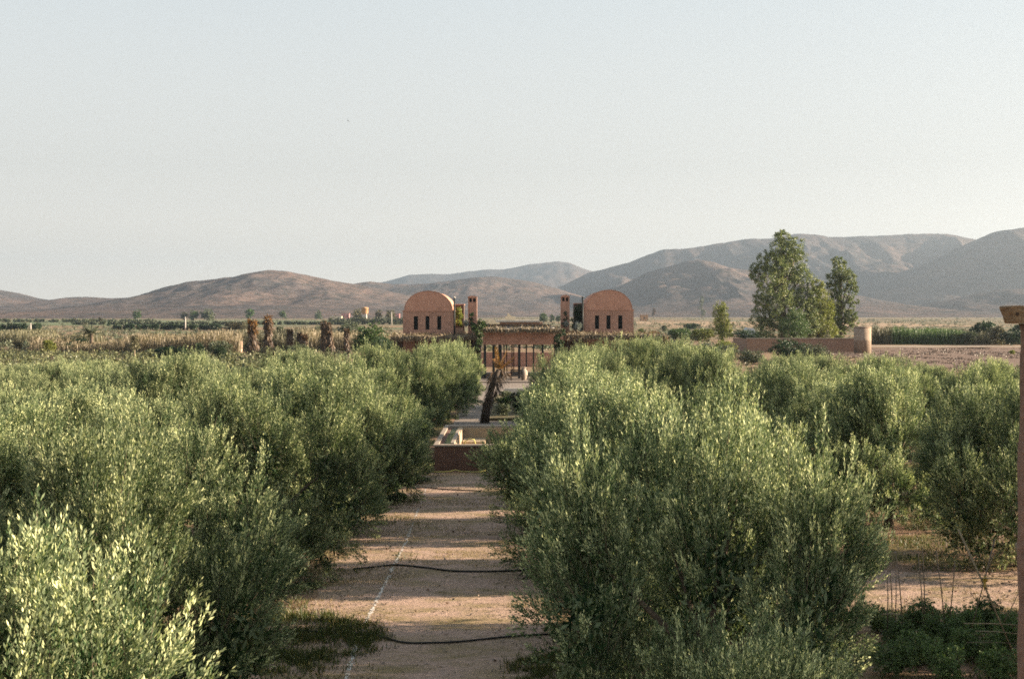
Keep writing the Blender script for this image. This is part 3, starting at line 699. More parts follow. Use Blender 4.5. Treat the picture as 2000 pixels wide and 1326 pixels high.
def stair_box(x0, x1, ytop, label, mat):
    Y = 142.0; X0, X1 = wx(x0, Y), wx(x1, Y); t = thing('stair_tower', label, 'stair tower', ((X0 + X1) / 2, Y, 3.9), 0, 'roof stair towers')
    hw = (X1 - X0) / 2; h = wz(ytop, Y) - 3.9
    MB().box(-hw, hw, 0, 2.4, 0, h).build('wall', mat, t)
    MB().box(-hw - .04, hw + .04, -.04, 2.44, h, h + 0.07).build('coping', M['vault'], t)
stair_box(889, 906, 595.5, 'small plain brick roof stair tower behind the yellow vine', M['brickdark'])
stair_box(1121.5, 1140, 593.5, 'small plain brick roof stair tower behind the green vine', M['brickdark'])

def vine(name, label, boxes, Y, mat, seed, n=700, leaf=0.16):
    """climbing foliage in a few upright lumps read off the photo: (x, y, r)"""
    s = Y / F; lob = [(wx(x, Y), Y, wz(y, Y), r * s) for x, y, r in boxes]
    x0, z0 = lob[0][0], min(l[2] - l[3] for l in lob)
    Q, tn = clump_crown([(l[0] - x0, 0, l[2] - z0, l[3]) for l in lob], n // 10, 10, leaf, leaf * 0.6, seed, droop=0.35, fill=0.4)
    t = link(name, quads_mesh(name, Q, tn), M[mat], None, (x0, Y, z0))
    return tag(t, label, 'vine')
vine('climbing_vine', 'yellow-green climbing vine beside the left domed house', [(896, 606, 6), (897, 616, 7), (895, 627, 7), (899, 634, 4)], 140.5, 'yellow', 51, 900)
vine('climbing_vine', 'dark green climbing vine at the right stair tower', [(1131, 602, 7), (1128, 613, 8), (1132, 624, 8), (1124, 634, 8), (1117, 627, 5), (1120, 640, 6)], 140.3, 'deep', 52, 1500)
vine('climbing_vine', 'slim dark plant climbing the front of the right chimney tower', [(1104, 612, 3.5), (1104, 622, 4), (1103, 633, 5)], 138.6, 'deep', 53, 400)
vine('climbing_vine', 'dark plant climbing the front of the left chimney tower', [(921, 614, 3), (921, 622, 3.5), (922, 632, 4)], 138.6, 'deep', 54, 400)
vine('climbing_vine', 'green creeper at the left corner of the central portico', [(932, 645, 8), (926, 640, 6), (938, 655, 6), (936, 668, 6), (931, 680, 7), (942, 634, 7)], 131.2, 'green', 55, 1500)
vine('climbing_vine', 'dark creeper at the right corner of the central portico', [(1092, 656, 7), (1086, 664, 7), (1094, 670, 7), (1100, 648, 6), (1090, 679, 7)], 131.2, 'deep', 56, 1300)
vine('roof_plant', 'green shrub on the roof right of the left chimney tower', [(938, 632, 8), (946, 636, 6), (930, 636, 6)], 141, 'green', 57, 700)

# terrace blocks under and between the houses
def block(name, label, cat, x0, x1, y0, y1, z0, z1, mat, group=None, cop=None):
    t = thing(name, label, cat, ((x0 + x1) / 2, y0, 0), 0, group)
    hw = (x1 - x0) / 2
    MB().box(-hw, hw, 0, y1 - y0, z0, z1).build('wall', mat, t)
    if cop: MB().box(-hw - .05, hw + .05, -.05, y1 - y0 + .05, z1, z1 + 0.08).build('coping', cop, t)
    return t
t = thing('terrace_building', 'low brown building with pale pillars under the left domed house', 'building', (wx(846, 138), 138.3, 0))
xo = wx(846, 138)
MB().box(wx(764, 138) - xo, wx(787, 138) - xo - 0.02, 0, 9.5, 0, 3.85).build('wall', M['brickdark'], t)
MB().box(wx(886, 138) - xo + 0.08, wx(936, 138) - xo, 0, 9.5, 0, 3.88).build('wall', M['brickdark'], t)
MB().box(wx(888, 138) - xo, wx(904, 138) - xo, 0.02, 0.2, 3.88, wz(640, 138)).build('parapet', M['plaster'], t)
MB().box(wx(888.5, 136) - xo, wx(913, 136) - xo, -0.3, -0.24, 0.2, 3.2).build('screen', M['slate'], t)
for xx in (885.5, 916):
    MB().box(wx(xx - 2.2, 136) - xo, wx(xx + 2.2, 136) - xo, -1.2, -0.75, 0, 3.5).build('pillar', M['palepink'], t)
t = thing('terrace_building', 'low brown building under the right domed house', 'building', (wx(1190, 138), 138.3, 0))
xo = wx(1190, 138)
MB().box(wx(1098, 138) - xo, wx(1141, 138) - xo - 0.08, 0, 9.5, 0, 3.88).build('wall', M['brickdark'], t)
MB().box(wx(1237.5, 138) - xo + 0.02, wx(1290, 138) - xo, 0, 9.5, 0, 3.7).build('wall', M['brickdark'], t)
MB().box(wx(1108, 138) - xo, wx(1112, 138) - xo, 0.02, 0.4, 3.88, wz(640, 138)).build('pier', M['plaster'], t)
MB().box(wx(1112, 138) - xo, wx(1128, 138) - xo, 0.06, 0.2, 3.88, wz(646, 138)).build('parapet', M['plaster'], t)

# thatch pergolas
def thatch_roof(name, label, x0p, x1p, ytop, ybot, Yf, Yb, posts, post_mat, seed, lintel=None, slope=0.12):
    rng = np.random.default_rng(seed)
    X0, X1 = wx(x0p, Yf), wx(x1p, Yf); c = (X0 + X1) / 2; hw = (X1 - X0) / 2
    zt, zb = wz(ytop, Yf), wz(ybot, Yf); D = Yb - Yf
    t = thing(name, label, 'pergola', (c, Yf, 0))
    b = MB(); n = 40
    th = zt - zb
    prof = [(0.12, zb + th * 0.35), (D, zb + th * 0.35 + slope), (D, zt - 0.06 + slope), (0.12, zt - 0.06)]
    # solid bed of the thatch
    a = [b.bm.verts.new((-hw + 0.1, y, z)) for y, z in prof]; e = [b.bm.verts.new((hw - 0.1, y, z)) for y, z in prof]
    for k in range(4): b.bm.faces.new((a[k], a[(k + 1) % 4], e[(k + 1) % 4], e[k]))
    b.bm.faces.new(a[::-1]); b.bm.faces.new(e)
    bed = b.build('roof', M['thatch'], t)
    # straw fringe and loose stalks
    m = int(2 * hw * 330)
    x = rng.uniform(-hw, hw, m); yv = np.where(rng.random(m) < 0.55, rng.normal(0.02, 0.07, m), rng.uniform(0, D, m))
    zz = np.where(yv < 0.25, zt - 0.02 + rng.normal(0, 0.05, m), zt - 0.04 + slope * yv / D + rng.normal(0, 0.03, m))
    zz += 0.07 * np.sin(x * 1.9 + seed) * np.sin(x * 0.7 + 2)
    P = np.stack([x, yv, zz], 1)
    d = np.stack([rng.normal(0, 0.3, m), -0.45 + rng.normal(0, 0.3, m), np.where(yv < 0.25, -0.8, -0.02) + rng.normal(0, 0.3, m)], 1)
    lump = 0.75 + 0.5 * fbm(x * 1.7 + 60, x * 0 + seed, seed, 3)
    L = np.where(yv < 0.25, rng.uniform(0.3, 1.3, m) * th * lump, rng.uniform(0.25, 0.6, m))
    Q = leaf_quads(P, norm(d), rand_dirs(rng, m), L, rng.uniform(0.03, 0.09, m), at=0.3)
    link('straw_fringe', quads_mesh('straw_fringe', Q, rng.uniform(0.05, 1, m)), M['thatch'], bed)
    if lintel:
        lx0, lx1, ly = lintel
        Yl = Yf + 1.2
        MB().box(wx(lx0, Yl) - c, wx(lx1, Yl) - c, 1.2, 1.6, wz(ly, Yl), zb + th * 0.3).build('lintel', M['brick'], t)
    for (px_, wpx, dy) in posts:
        w = wpx * Yf / F / 2; xx = wx(px_, Yf + dy) - c
        top = (wz(lintel[2], Yf + 1.2) - 0.01) if lintel else zb + th * 0.33
        MB().box(xx - w, xx + w, dy, dy + 2 * w, 0, top).build('post', post_mat, t)
    return t
thatch_roof('thatch_pergola', 'long thatch pergola on dark posts below the left domed house', 763, 931, 656, 668.5, 134, 138, [(767, 3, 0.3), (778, 2.5, 0.3), (812, 3, 0.3), (849, 3, 0.3), (853, 2.5, 2.4), (925, 3, 0.4)], M['darkwood'], 61)
thatch_roof('thatch_pergola', 'long thatch pergola below the right domed house ending in rusty stalks', 1100, 1303, 653.5, 667.5, 134, 138, [(1108, 3, 0.3), (1145, 3, 0.3), (1188, 4, 0.3), (1230, 3, 0.3), (1268, 3.5, 0.3), (1297, 4, 0.3)], M['darkwood'], 62)
thatch_roof('thatch_portico', 'central thatch roofed portico with brick lintel and thin black posts', 922, 1098, 641.5, 651.5, 132, 146,
            [(947, 5, 1.3), (964, 5, 1.3), (976.5, 7, 1.4), (984.5, 2.4, 6), (989.5, 2.0, 9), (1000, 2.2, 6), (1003.5, 2.0, 11), (1014, 5, 1.4), (1028, 2.6, 1.5), (1042, 2.8, 1.5), (1060, 4, 1.4), (1085, 5, 1.4)], M['iron'], 63, lintel=(943, 1100, 673))
block('parapet_wall', 'low red brick parapet wall above the central thatch roof', 'wall', wx(944, 148), wx(1076, 148), 148, 148.4, 4.05, wz(633.5, 148), M['brickdark'])
for ob in ():
    pass
# things in the portico
b = MB(); b.box(-13.5, 17, 0, 22, -0.3, 0.10); 
tag(b.build('portico_floor', M['paving'], None, (0, 127, 0)), kind='structure')
block('garden_wall', 'sunlit tan brick wall seen through the portico posts', 'wall', wx(940, 165), wx(1100, 165), 165, 165.4, 0, wz(688, 165), M['brick'])
def chair(label, x, y, rz, scale=1):
    t = thing('wicker_chair', label, 'chair', (x, y, 0.1), rz); t.scale = (scale,) * 3
    b = MB(); b.lathe([(0.30, 0.34), (0.34, 0.38), (0.34, 0.44), (0.05, 0.46)]); b.build('seat', M['wicker'], t)
    b = MB()
    for k in range(11):
        a = math.pi * (0.05 + 0.9 * k / 10)
        b.tube([(0.34 * math.cos(a), 0.3 * math.sin(a), 0.42), (0.44 * math.cos(a), 0.42 * math.sin(a), 0.42 + 0.55 * math.sin(a) ** 0.6 + 0.12)], 0.02, 6)
    b.tube([(0.44 * math.cos(a), 0.42 * math.sin(a), 0.54 + 0.55 * math.sin(a) ** 0.6) for a in [math.pi * (0.05 + 0.9 * k / 16) for k in range(17)]], 0.03, 6)
    b.build('backrest', M['wicker'], t)
    for k in range(4):
        a = math.pi / 4 + k * math.pi / 2
        MB().tube([(0.25 * math.cos(a), 0.25 * math.sin(a), 0.36), (0.3 * math.cos(a), 0.3 * math.sin(a), 0)], [0.022, 0.016], 6).build('leg', M['wicker'], t)
chair('round-backed wicker chair left of the bench in the portico', wx(991, 133.2), 131.0, 0.2, 1.25)
def bench(x, y):
    t = thing('wooden_bench', 'dark wooden bench in front of the central portico posts', 'bench', (x, y, 0.1))
    MB().box(-0.55, 0.55, -0.25, 0.25, 0.40, 0.46).build('seat', M['darkwood'], t)
    b = MB(); 
    for k in range(3): b.box(-0.55, 0.55, 0.24, 0.28, 0.55 + k * 0.16, 0.66 + k * 0.16)
    b.build('backrest', M['darkwood'], t)
    for sx in (-0.5, 0.5):
        for sy in (-0.2, 0.25):
            MB().box(sx - 0.04, sx + 0.04, sy - 0.04, sy + 0.04, 0, 0.398 if sy < 0 else 1.0).build('leg', M['darkwood'], t)
bench(wx(1009, 130.0), 129.2)
def urn(label, x, y, z, s, mat, name='urn', cat='urn'):
    t = thing(name, label, cat, (x, y, z)); t.scale = (s,) * 3
    MB().lathe([(0.12, 0), (0.2, 0.06), (0.34, 0.45), (0.32, 0.75), (0.2, 0.95), (0.17, 1.02)]).build('body', mat, t)
    MB().lathe([(0.19, 1.02), (0.25, 1.06), (0.25, 1.11), (0.15, 1.12)]).build('rim', mat, t)
urn('tall cream urn beside the bench in the central portico', wx(1023, 131), 130.2, 0.1, 1.05, M['coping'])
urn('terracotta pot on the roof between the left house and chimney', wx(904, 137.6), 138.6, 3.88, 0.62, M['terracotta'], 'terracotta_pot', 'pot')
def silver_plant(label, x, ytop, ybot, Y, seed):
    s = Y / F; h = (ybot - ytop) * s
    rng = np.random.default_rng(seed); n = 260
    d = rand_dirs(rng, n); d[:, 2] = np.abs(d[:, 2]) + 0.4; d = norm(d)
    P = np.zeros((n, 3)); P[:, 2] = rng.uniform(0.1 * h, 0.6 * h, n); P[:, :2] = rng.normal(0, 0.04, (n, 2))
    Q = leaf_quads(P, d, rand_dirs(rng, n), rng.uniform(0.3, 0.5, n) * h, 0.07)
    t = thing('silver_plant', label, 'plant', (wx(x, Y), Y, wz(ybot, Y)), 0)
    link('foliage', quads_mesh('foliage', Q, rng.uniform(0.2, 1, n)), M['silver'], t)
    MB().tube([(0, 0, -0.02), (0, 0, h * 0.6)], [0.04, 0.02], 6).build('stem', M['bark'], t)
silver_plant('silvery plant on the terrace left of the green vine', 1106, 626, 640, 137.9, 71)
silver_plant('taller silvery plant on the terrace at the right house wall', 1130, 625, 651, 137.6, 72)
silver_plant('silvery plant on the roof left of the left chimney tower', 910, 622, 640, 138.6, 73)

# white flat-roofed building behind the portico
Yw = 300
t = thing('flat_roof_building', 'low building with a white flat roof behind the portico', 'building', (wx(1012, Yw), Yw, 0))
MB().box(wx(976, Yw) - wx(1012, Yw), wx(1060, Yw) - wx(1012, Yw), 0, 12, 0, wz(629, Yw)).build('wall', M['plaster'], t)
MB().box(wx(968, Yw) - wx(1012, Yw), wx(1054, Yw) - wx(1012, Yw), -1, 13, wz(629, Yw), wz(625.5, Yw)).build('roof', M['white'], t)
xb = wx(1012, Yw)
MB().box(wx(987, Yw) - xb, wx(1007, Yw) - xb, 3, 7, wz(625.5, Yw), wz(618, Yw)).build('roof_hut', M['cream'], t)
b = MB(); b.prism([(wx(990, Yw) - xb, wz(618, Yw)), (wx(999, Yw) - xb, wz(618, Yw)), (wx(991.5, Yw) - xb, wz(611, Yw))], 3.2, 6.5); b.build('stair_ramp', M['cream'], t)

# ------------------------------------------------------------------ pool basin and court
Yp = 56.0
t = thing('water_basin', 'raised walled water basin with pale rim at the end of the path', 'basin', (0, Yp, 0))
x0, x1, D, zt = -3.05, 3.9, 9.8, 1.03
b = MB(); b.box(x0, x1, 0, 0.3, 0, zt - 0.07).box(x0, x0 + 0.3, 0.3, D - 0.3, 0, zt - 0.07).box(x1 - 0.3, x1, 0.3, D - 0.3, 0, zt - 0.07).box(x0, x1, D - 0.3, D, 0, zt - 0.07)
b.build('wall', M['poolwall'], t)
b = MB(); b.box(x0 - 0.04, x1 + 0.04, -0.04, 0.38, zt - 0.07, zt).box(x0 - 0.04, x0 + 0.14, 0.38, D - 0.38, zt - 0.07, zt).box(x1 - 0.4, x1 + 0.04, 0.38, D - 0.38, zt - 0.07, zt).box(x0 - 0.04, x1 + 0.04, D - 0.38, D + 0.3, zt - 0.07, zt)
b.build('coping', M['coping'], t)
b = MB(); b.box(-2.45, -2.25, 0.38, D - 0.38, 0.1, zt - 0.06); b.build('divider_wall', M['pooltan'], t)
MB().box(-2.43, -2.29, 0.4, 6.4, zt - 0.058, zt + 0.05).build('divider_cap', M['coping'], t)
MB().box(x0 + 0.301, -2.451, 0.38, D - 0.38, 0.8, zt - 0.08).build('water', M['water'], t)
MB().box(-2.24, x1 - 0.4, 0.39, D - 0.39, 0.05, 0.12).build('basin_floor', M['pooltan'], t)
MB().box(-2.24, x1 - 0.4, D - 0.6, D - 0.382, 0.12, zt - 0.075).build('lining', M['pooltan'], t)
MB().box(-2.2, -1.2, D - 2.6, D - 0.61, 0.12, 0.5).build('step', M['pooltan'], t)
b = MB(); b.tube([(-1.9, 0.3, 0.99), (-1.85, 0.25, 1.15), (-1.7, 0.3, 1.24), (-1.5, 0.45, 1.2), (-1.42, 0.6, 0.9)], 0.022, 8)
t2 = b.build('garden_hose', M['hose'], None, (0, Yp, 0)); tag(t2, 'pale yellow hose looped over the front rim of the basin', 'hose')
b = MB(); pts = [(-3.9 + k * 0.24, 55.5 + 0.12 * math.sin(k * 1.1), 0.03 + (0.05 if k % 5 == 2 else 0)) for k in range(13)]
b.tube(pts, 0.025, 6); tag(b.build('garden_hose', M['hose'], None), 'yellow hose lying on the ground at the foot of the basin wall', 'hose')

# court beyond the basin: paving, planted strips
sheet('court_paving', [(-3.3, 66.4), (3.6, 66.4), (3.6, 104), (4.8, 106), (4.8, 126.9), (-4.6, 126.9), (-4.6, 106), (-3.3, 104)], 0.006, M['paving'])
tag(MB().box(-1.3, 1.5, 0, 24, 0.006, 0.16).build('planted_bed', solid('bed_soil', (0.16, 0.12, 0.07), (0.08, 0.08, 0.035), 3, 0.95), None, (0, 82, 0)), 'long planted bed in the middle of the paved court', 'planting bed')
for i, (x, y, w, h) in enumerate([(-0.6, 84, 1.1, 0.8), (0.3, 86.5, 1.2, 0.7), (0.9, 90, 1.2, 0.9), (-0.4, 91, 1.2, 0.8), (0.2, 95, 1.3, 0.9), (0.8, 99, 1.2, 0.8), (-0.5, 101, 1.1, 0.7)]):
    shrub('bed_plant', f'low green plant in the paved court bed, {ORD[i]} from the basin', 'plant', (x, y, 0.16), (w, w, h), 'green' if i % 2 else 'grey', i, 'plants in the court bed')
b = MB(); b.box(-0.6, 1.9, 0, 0.35, 0.006, 0.5); tag(b.build('stone_bench', M['white'], None, (0, 108, 0)), 'low white stone block across the court behind the palm', 'stone bench')

# ------------------------------------------------------------------ palms
def frond_quads(rng, base, dirv, length, droop, n, leaf, width):
    """one feather frond: leaflets on a drooping rib"""
    t = np.linspace(0.12, 1, n); P = base[None] + dirv[None] * (t * length)[:, None]; P[:, 2] -= droop * length * t ** 2
    tan = np.gradient(P, axis=0); tan = norm(tan); side = norm(np.cross(tan, np.array([[0, 0, 1.0]]) + 1e-3))
    out = []
    for s in (-1, 1):
        d = norm(tan * 0.6 + s * side * 0.9 + rng.normal(0, 0.15, P.shape) + np.array([[0, 0, -0.25]]))
        out.append(leaf_quads(P, d, norm(np.cross(d, tan)), leaf * (1.1 - 0.6 * t), width))
    out.append(strip_quads(P[:-1], P[1:], 0.05, rng))
    return np.concatenate(out)
def dry_palm(label, x, ytop, ybase, wpx, seed, top='rust', Y=None, lean=0.0, tuft=0.3, group='dried palms in the middle distance'):
    Y = Y or gy(ybase) - 16; s = Y / F; h = wz(ytop, Y) ; r = wpx * s / 2
    rng = np.random.default_rng(seed)
    t = thing('dried_palm', label, 'palm', (wx(x, Y), Y, 0), 0, group)
    lx = lean * h
    MB().tube([(0, 0, -0.1), (lx * 0.2, 0, h * 0.3), (lx * 0.6, 0, h * 0.6), (lx, 0, h * 0.9)], [r * 0.42, r * 0.35, r * 0.3, r * 0.2], 9).build('trunk', M['bark'], t)
    n = 620                                  # hanging dead fronds wrapped about the trunk
    z = rng.uniform(0.02, 0.92, n) * h; a = rng.uniform(0, 6.28, n)
    prof = r * (0.95 - 0.45 * z / h + 0.18 * np.sin(z / h * 9 + seed))
    P = np.stack([lx * (z / h) ** 1.5 + prof * np.cos(a) * 0.8, prof * np.sin(a) * 0.8, z], 1)
    d = np.stack([np.cos(a) * 0.25, np.sin(a) * 0.25, -np.ones(n)], 1) + rng.normal(0, 0.22, (n, 3))
    N = np.stack([np.cos(a), np.sin(a), 0 * a], 1)
    Q = leaf_quads(P, norm(d), N + rng.normal(0, 0.3, N.shape), rng.uniform(0.08, 0.2, n) * h, rng.uniform(0.05, 0.12, n) * h * 0.4)
    link('dead_fronds', quads_mesh('dead_fronds', Q, rng.uniform(0, 1, n)), M['brown'], t)
    m = 300
    a = rng.uniform(0, 6.28, m); zz = h * rng.uniform(1 - tuft, 0.98, m)
    P = np.stack([lx * (zz / h) ** 1.5 + r * 0.3 * np.cos(a), r * 0.3 * np.sin(a), zz], 1)
    d = np.stack([np.cos(a) * 0.6, np.sin(a) * 0.6, rng.uniform(-0.6, 0.9, m)], 1)
    Q = leaf_quads(P, norm(d), rand_dirs(rng, m), r * rng.uniform(0.5, 1.0, m), r * rng.uniform(0.12, 0.25, m))
    link('frond_tuft', quads_mesh('frond_tuft', Q, rng.uniform(0.2, 1, m)), M[top], t)
    return t
dry_palm('stout dried palm with a drooping orange head, leftmost of the dried palms', 494, 625, 688, 24, 81, lean=-0.02, tuft=0.38)
dry_palm('tallest slim dried palm with an orange tip, second of the dried palms from left', 524, 616, 686, 20, 82, tuft=0.36)
dry_palm('short dark dried palm standing alone right of the orange-tipped palms', 566, 643, 684, 15, 83, top='brown')
dry_palm('dark dried palm trunk, left half of the close pair of short trunks', 585, 650, 684, 13, 84, top='brown')
dry_palm('leaning dark dried palm trunk, right half of the close pair of short trunks', 598, 654, 685, 15, 85, top='brown', lean=-0.1)
dry_palm('dried palm leaning left, one of the crossed tall pair before the reeds', 634, 627, 684, 16, 86, top='brown', lean=-0.03, tuft=0.45)
dry_palm('dried palm with a dark bushy head, right one of the tall pair before the reeds', 646, 630, 684, 15, 87, top='brown', lean=-0.1, tuft=0.45)
dry_palm('thin dark dried palm just left of the round green bush', 677, 643, 683, 13, 88, top='brown')
# the palm in the court, above the basin
def court_palm():
    Y = 80.5; s = Y / F; rng = np.random.default_rng(90)
    t = thing('court_palm', 'leaning dark palm with orange dead fronds rising behind the basin', 'palm', (wx(946, Y), Y, 0))
    hx = wx(974, Y) - wx(946, Y); h = wz(722, Y)
    pts = [(0, 0, -0.1), (hx * 0.15, 0, h * 0.3), (hx * 0.5, 0, h * 0.65), (hx, 0, h)]
    MB().tube(pts, [0.3, 0.22, 0.18, 0.13], 10).build('trunk', M['darkwood'], t)
    n = 420; k = rng.uniform(0.12, 1.0, n) ** 0.8; a = rng.uniform(0, 6.28, n); rr = 0.12 + 0.34 * k ** 1.5
    P = np.stack([hx * k ** 1.4 + rr * np.cos(a), rr * np.sin(a), h * k], 1)
    d = np.stack([np.cos(a) * 0.55, np.sin(a) * 0.55, -np.ones(n)], 1) + rng.normal(0, 0.25, (n, 3))
    link('dead_fronds', quads_mesh('dead_fronds', leaf_quads(P, norm(d), np.stack([np.cos(a), np.sin(a), 0 * a], 1), rng.uniform(0.2, 0.5, n) * (0.5 + k), 0.06), rng.uniform(0, 0.8, n)), M['brown'], t)
    Q = []
    for (dx, dy, dz, ln, dr) in [(0.35, 0.1, 1.0, 1.3, 0.1), (-0.1, -0.2, 1.0, 1.4, 0.05), (0.8, 0.1, 0.9, 1.3, 0.15), (0.6, -0.4, 0.7, 1.2, 0.25), (-0.3, 0.3, 0.9, 0.9, 0.2), (0.2, 0.5, 0.8, 1.0, 0.2)]:
        Q.append(frond_quads(rng, np.array([hx, 0, h - 0.05]), norm(np.array([[dx, dy, dz]]))[0], ln, dr, 30, 0.24, 0.05))
    Q = np.concatenate(Q)
    link('orange_fronds', quads_mesh('orange_fronds', Q, rng.uniform(0.4, 1, len(Q))), M['rust'], t)
    Q = [frond_quads(rng, np.array([hx * 0.2, 0, h * 0.25]), norm(np.array([[dx, dy, dz]]))[0], 1.0, 0.3, 22, 0.2, 0.04) for dx, dy, dz in [(-0.6, 0, 0.8), (-0.4, 0.5, 0.9), (0.5, -0.3, 0.9)]]
    Q = np.concatenate(Q); link('low_fronds', quads_mesh('low_fronds', Q, rng.uniform(0.2, 0.7, len(Q))), M['deep'], t)
court_palm()
# green date palm far left
def green_palm():
    Y = gy(686); s = Y / F; rng = np.random.default_rng(91)
    t = thing('date_palm', 'green date palm with arching fronds before the dry reeds', 'palm', (wx(178, Y), Y, 0))
    h = wz(652, Y)
    MB().tube([(0, 0, -0.1), (0.05, 0, h * 0.5), (0.1, 0, h)], [0.36, 0.3, 0.26], 9).build('trunk', M['bark'], t)
    Q = []
    for k in range(26):
        a = rng.uniform(0, 6.28); e = rng.uniform(0.1, 1.1)
        Q.append(frond_quads(rng, np.array([0.1, 0, h]), np.array([math.cos(a) * math.cos(e), math.sin(a) * math.cos(e), math.sin(e)]), rng.uniform(2.2, 3.0), rng.uniform(0.25, 0.55), 34, 0.5, 0.09))
    Q = np.concatenate(Q); link('fronds', quads_mesh('fronds', Q, rng.uniform(0.2, 1, len(Q))), M['grey'], t)
green_palm()
# agave flower stalk
Y = gy(712); t = thing('agave_stalk', 'tall agave flower stalk with tiered side branches among the left olives', 'agave', (wx(263, Y), Y, 0))
h = wz(655, Y); MB().tube([(0, 0, 0), (0, 0, h * 0.5), (0.05, 0, h)], [0.09, 0.07, 0.03], 7).build('stalk', M['cane'], t)
rng = np.random.default_rng(92)
for k in range(9):
    z = h * (0.55 + 0.05 * k); r = 0.75 - 0.05 * k
    n = 130; a = rng.uniform(0, 6.28, n); rr = r * rng.uniform(0.0, 1, n)
    P = np.stack([rr * np.cos(a), rr * np.sin(a), z + 0.12 * rr + rng.normal(0, 0.02, n)], 1)
    Q = leaf_quads(P, rand_dirs(rng, n), rand_dirs(rng, n), 0.2, 0.1)
    link('flower_tier', quads_mesh('flower_tier', Q, rng.uniform(0.2, 1, n)), M['drab'], t)

# ------------------------------------------------------------------ middle distance, left
def reeds(name, x0, x1, ytop, ybase, depth, n, mat, seed, wscale=1.0):
    rng = np.random.default_rng(seed); Y = gy(ybase); h = wz(ytop, Y)
    X0, X1 = wx(x0, Y), wx(x1, Y); y = Y + rng.uniform(0, depth, n); x = rng.uniform(X0, X1, n) * y / Y
    hh = h * rng.uniform(0.5, 1.1, n) * (0.85 + 0.25 * np.sin(x * 0.35 + seed) * np.sin(x * 0.11))
    A = np.stack([x, y, np.zeros(n)], 1); B = A + np.stack([rng.normal(0, 0.12, n) * hh, rng.normal(0, 0.1, n) * hh, hh], 1)
    Q = strip_quads(A, B, 0.11 * wscale, rng)
    m = n * 3; i = rng.integers(0, n, m); k = rng.uniform(0.3, 1, m)
    P = A[i] + (B[i] - A[i]) * k[:, None]; d = rand_dirs(rng, m); d[:, 2] = np.abs(d[:, 2]) * 0.8
    Q2 = leaf_quads(P, norm(d), rand_dirs(rng, m), rng.uniform(0.3, 0.7, m), 0.09 * wscale)
    tn = np.concatenate([rng.uniform(0.1, 0.9, n), rng.uniform(0.1, 0.9, m)])
    return tag(link(name, quads_mesh(name, np.concatenate([Q, Q2]), tn), M[mat]), kind='stuff')
reeds('dry_reeds', 255, 470, 652, 690, 22, 3600, 'dry', 31)
reeds('dry_reeds', 60, 260, 662, 689, 16, 1300, 'dry', 32)
reeds('dry_reeds', 590, 790, 646, 686, 20, 2300, 'dry', 33)
reeds('dry_reeds', 480, 600, 655, 687, 12, 1200, 'drab', 34)
reeds('brown_thicket', -60, 110, 648, 676, 26, 3600, 'drab', 35)
reeds('brown_thicket', 110, 200, 650, 683, 10, 900, 'drab', 36)
reeds('brown_thicket', 400, 640, 642, 668, 16, 2400, 'drab', 37)
reeds('green_reeds', 1745, 1882, 640, 673, 20, 5200, 'green', 38)
reeds('dry_reeds', 1690, 1745, 642, 673, 10, 600, 'drab', 39)
reeds('dry_reeds', 1860, 2040, 648, 673, 10, 1800, 'drab', 40)

SH = 'shrubs beyond the grove'
shrub_px('dark_shrub', 'wide dark green shrub in front of the dry reeds on the left', 'shrub', 284, 366, 676, 704, 'deep', 0, depth=5)
shrub_px('dark_shrub', 'smaller dark green shrub right of the wide dark shrub', 'shrub', 370, 402, 667, 700, 'deep', 1)
shrub_px('shrub', 'dull green shrub left of the pink block wall', 'shrub', 398, 445, 660, 698, 'grey', 2)
shrub_px('shrub', 'dark green shrub under the pink block wall', 'shrub', 418, 444, 676, 704, 'deep', 3)
shrub_px('round_bush', 'large round bright green bush left of the left domed house', 'bush', 676, 764, 625, 694, 'green', 1, meshes=FINE)
shrub_px('round_bush', 'dark lower bush at the left end of the left pergola', 'bush', 725, 772, 655, 700, 'deep', 0, meshes=FINE)
shrub_px('shrub', 'drab shrub at the far left edge before the earth clearing', 'shrub', 20, 42, 662, 686, 'drab', 0)
shrub_px('shrub', 'yellowish shrub left of the date palm', 'shrub', 70, 110, 662, 690, 'yellow', 1)
shrub_px('shrub', 'rounded olive-green shrub just left of the date palm trunk', 'shrub', 112, 142, 666, 688, 'grey', 2)
shrub_px('shrub', 'dark shrub behind the date palm trunk', 'shrub', 138, 175, 660, 684, 'deep', 3)
shrub_px('shrub', 'broad brown-green shrub behind the leftmost dried palm', 'shrub', 425, 482, 627, 650, 'drab', 0, depth=14)
shrub_px('shrub', 'grey-green shrub between the orange-tipped palms and the short palm', 'shrub', 530, 560, 635, 662, 'grey', 1)
shrub_px('shrub', 'grey-green shrub left of the crossed palms', 'shrub', 608, 640, 630, 660, 'grey', 2)
shrub_px('shrub', 'dull shrub behind the crossed palms', 'shrub', 655, 700, 630, 656, 'grey', 3, depth=12)
for i, (x0, x1, yt, yb, m) in enumerate([(500, 545, 676, 706, 'drab'), (548, 600, 682, 708, 'drab'), (600, 650, 684, 708, 'drab'), (560, 610, 672, 700, 'grey')]):
    shrub_px('shrub', 'low %s scrub at the back of the left grove, %s from left' % ('brownish' if m == 'drab' else 'grey', ORD[i]), 'shrub', x0, x1, yt, yb, m, i, SH)

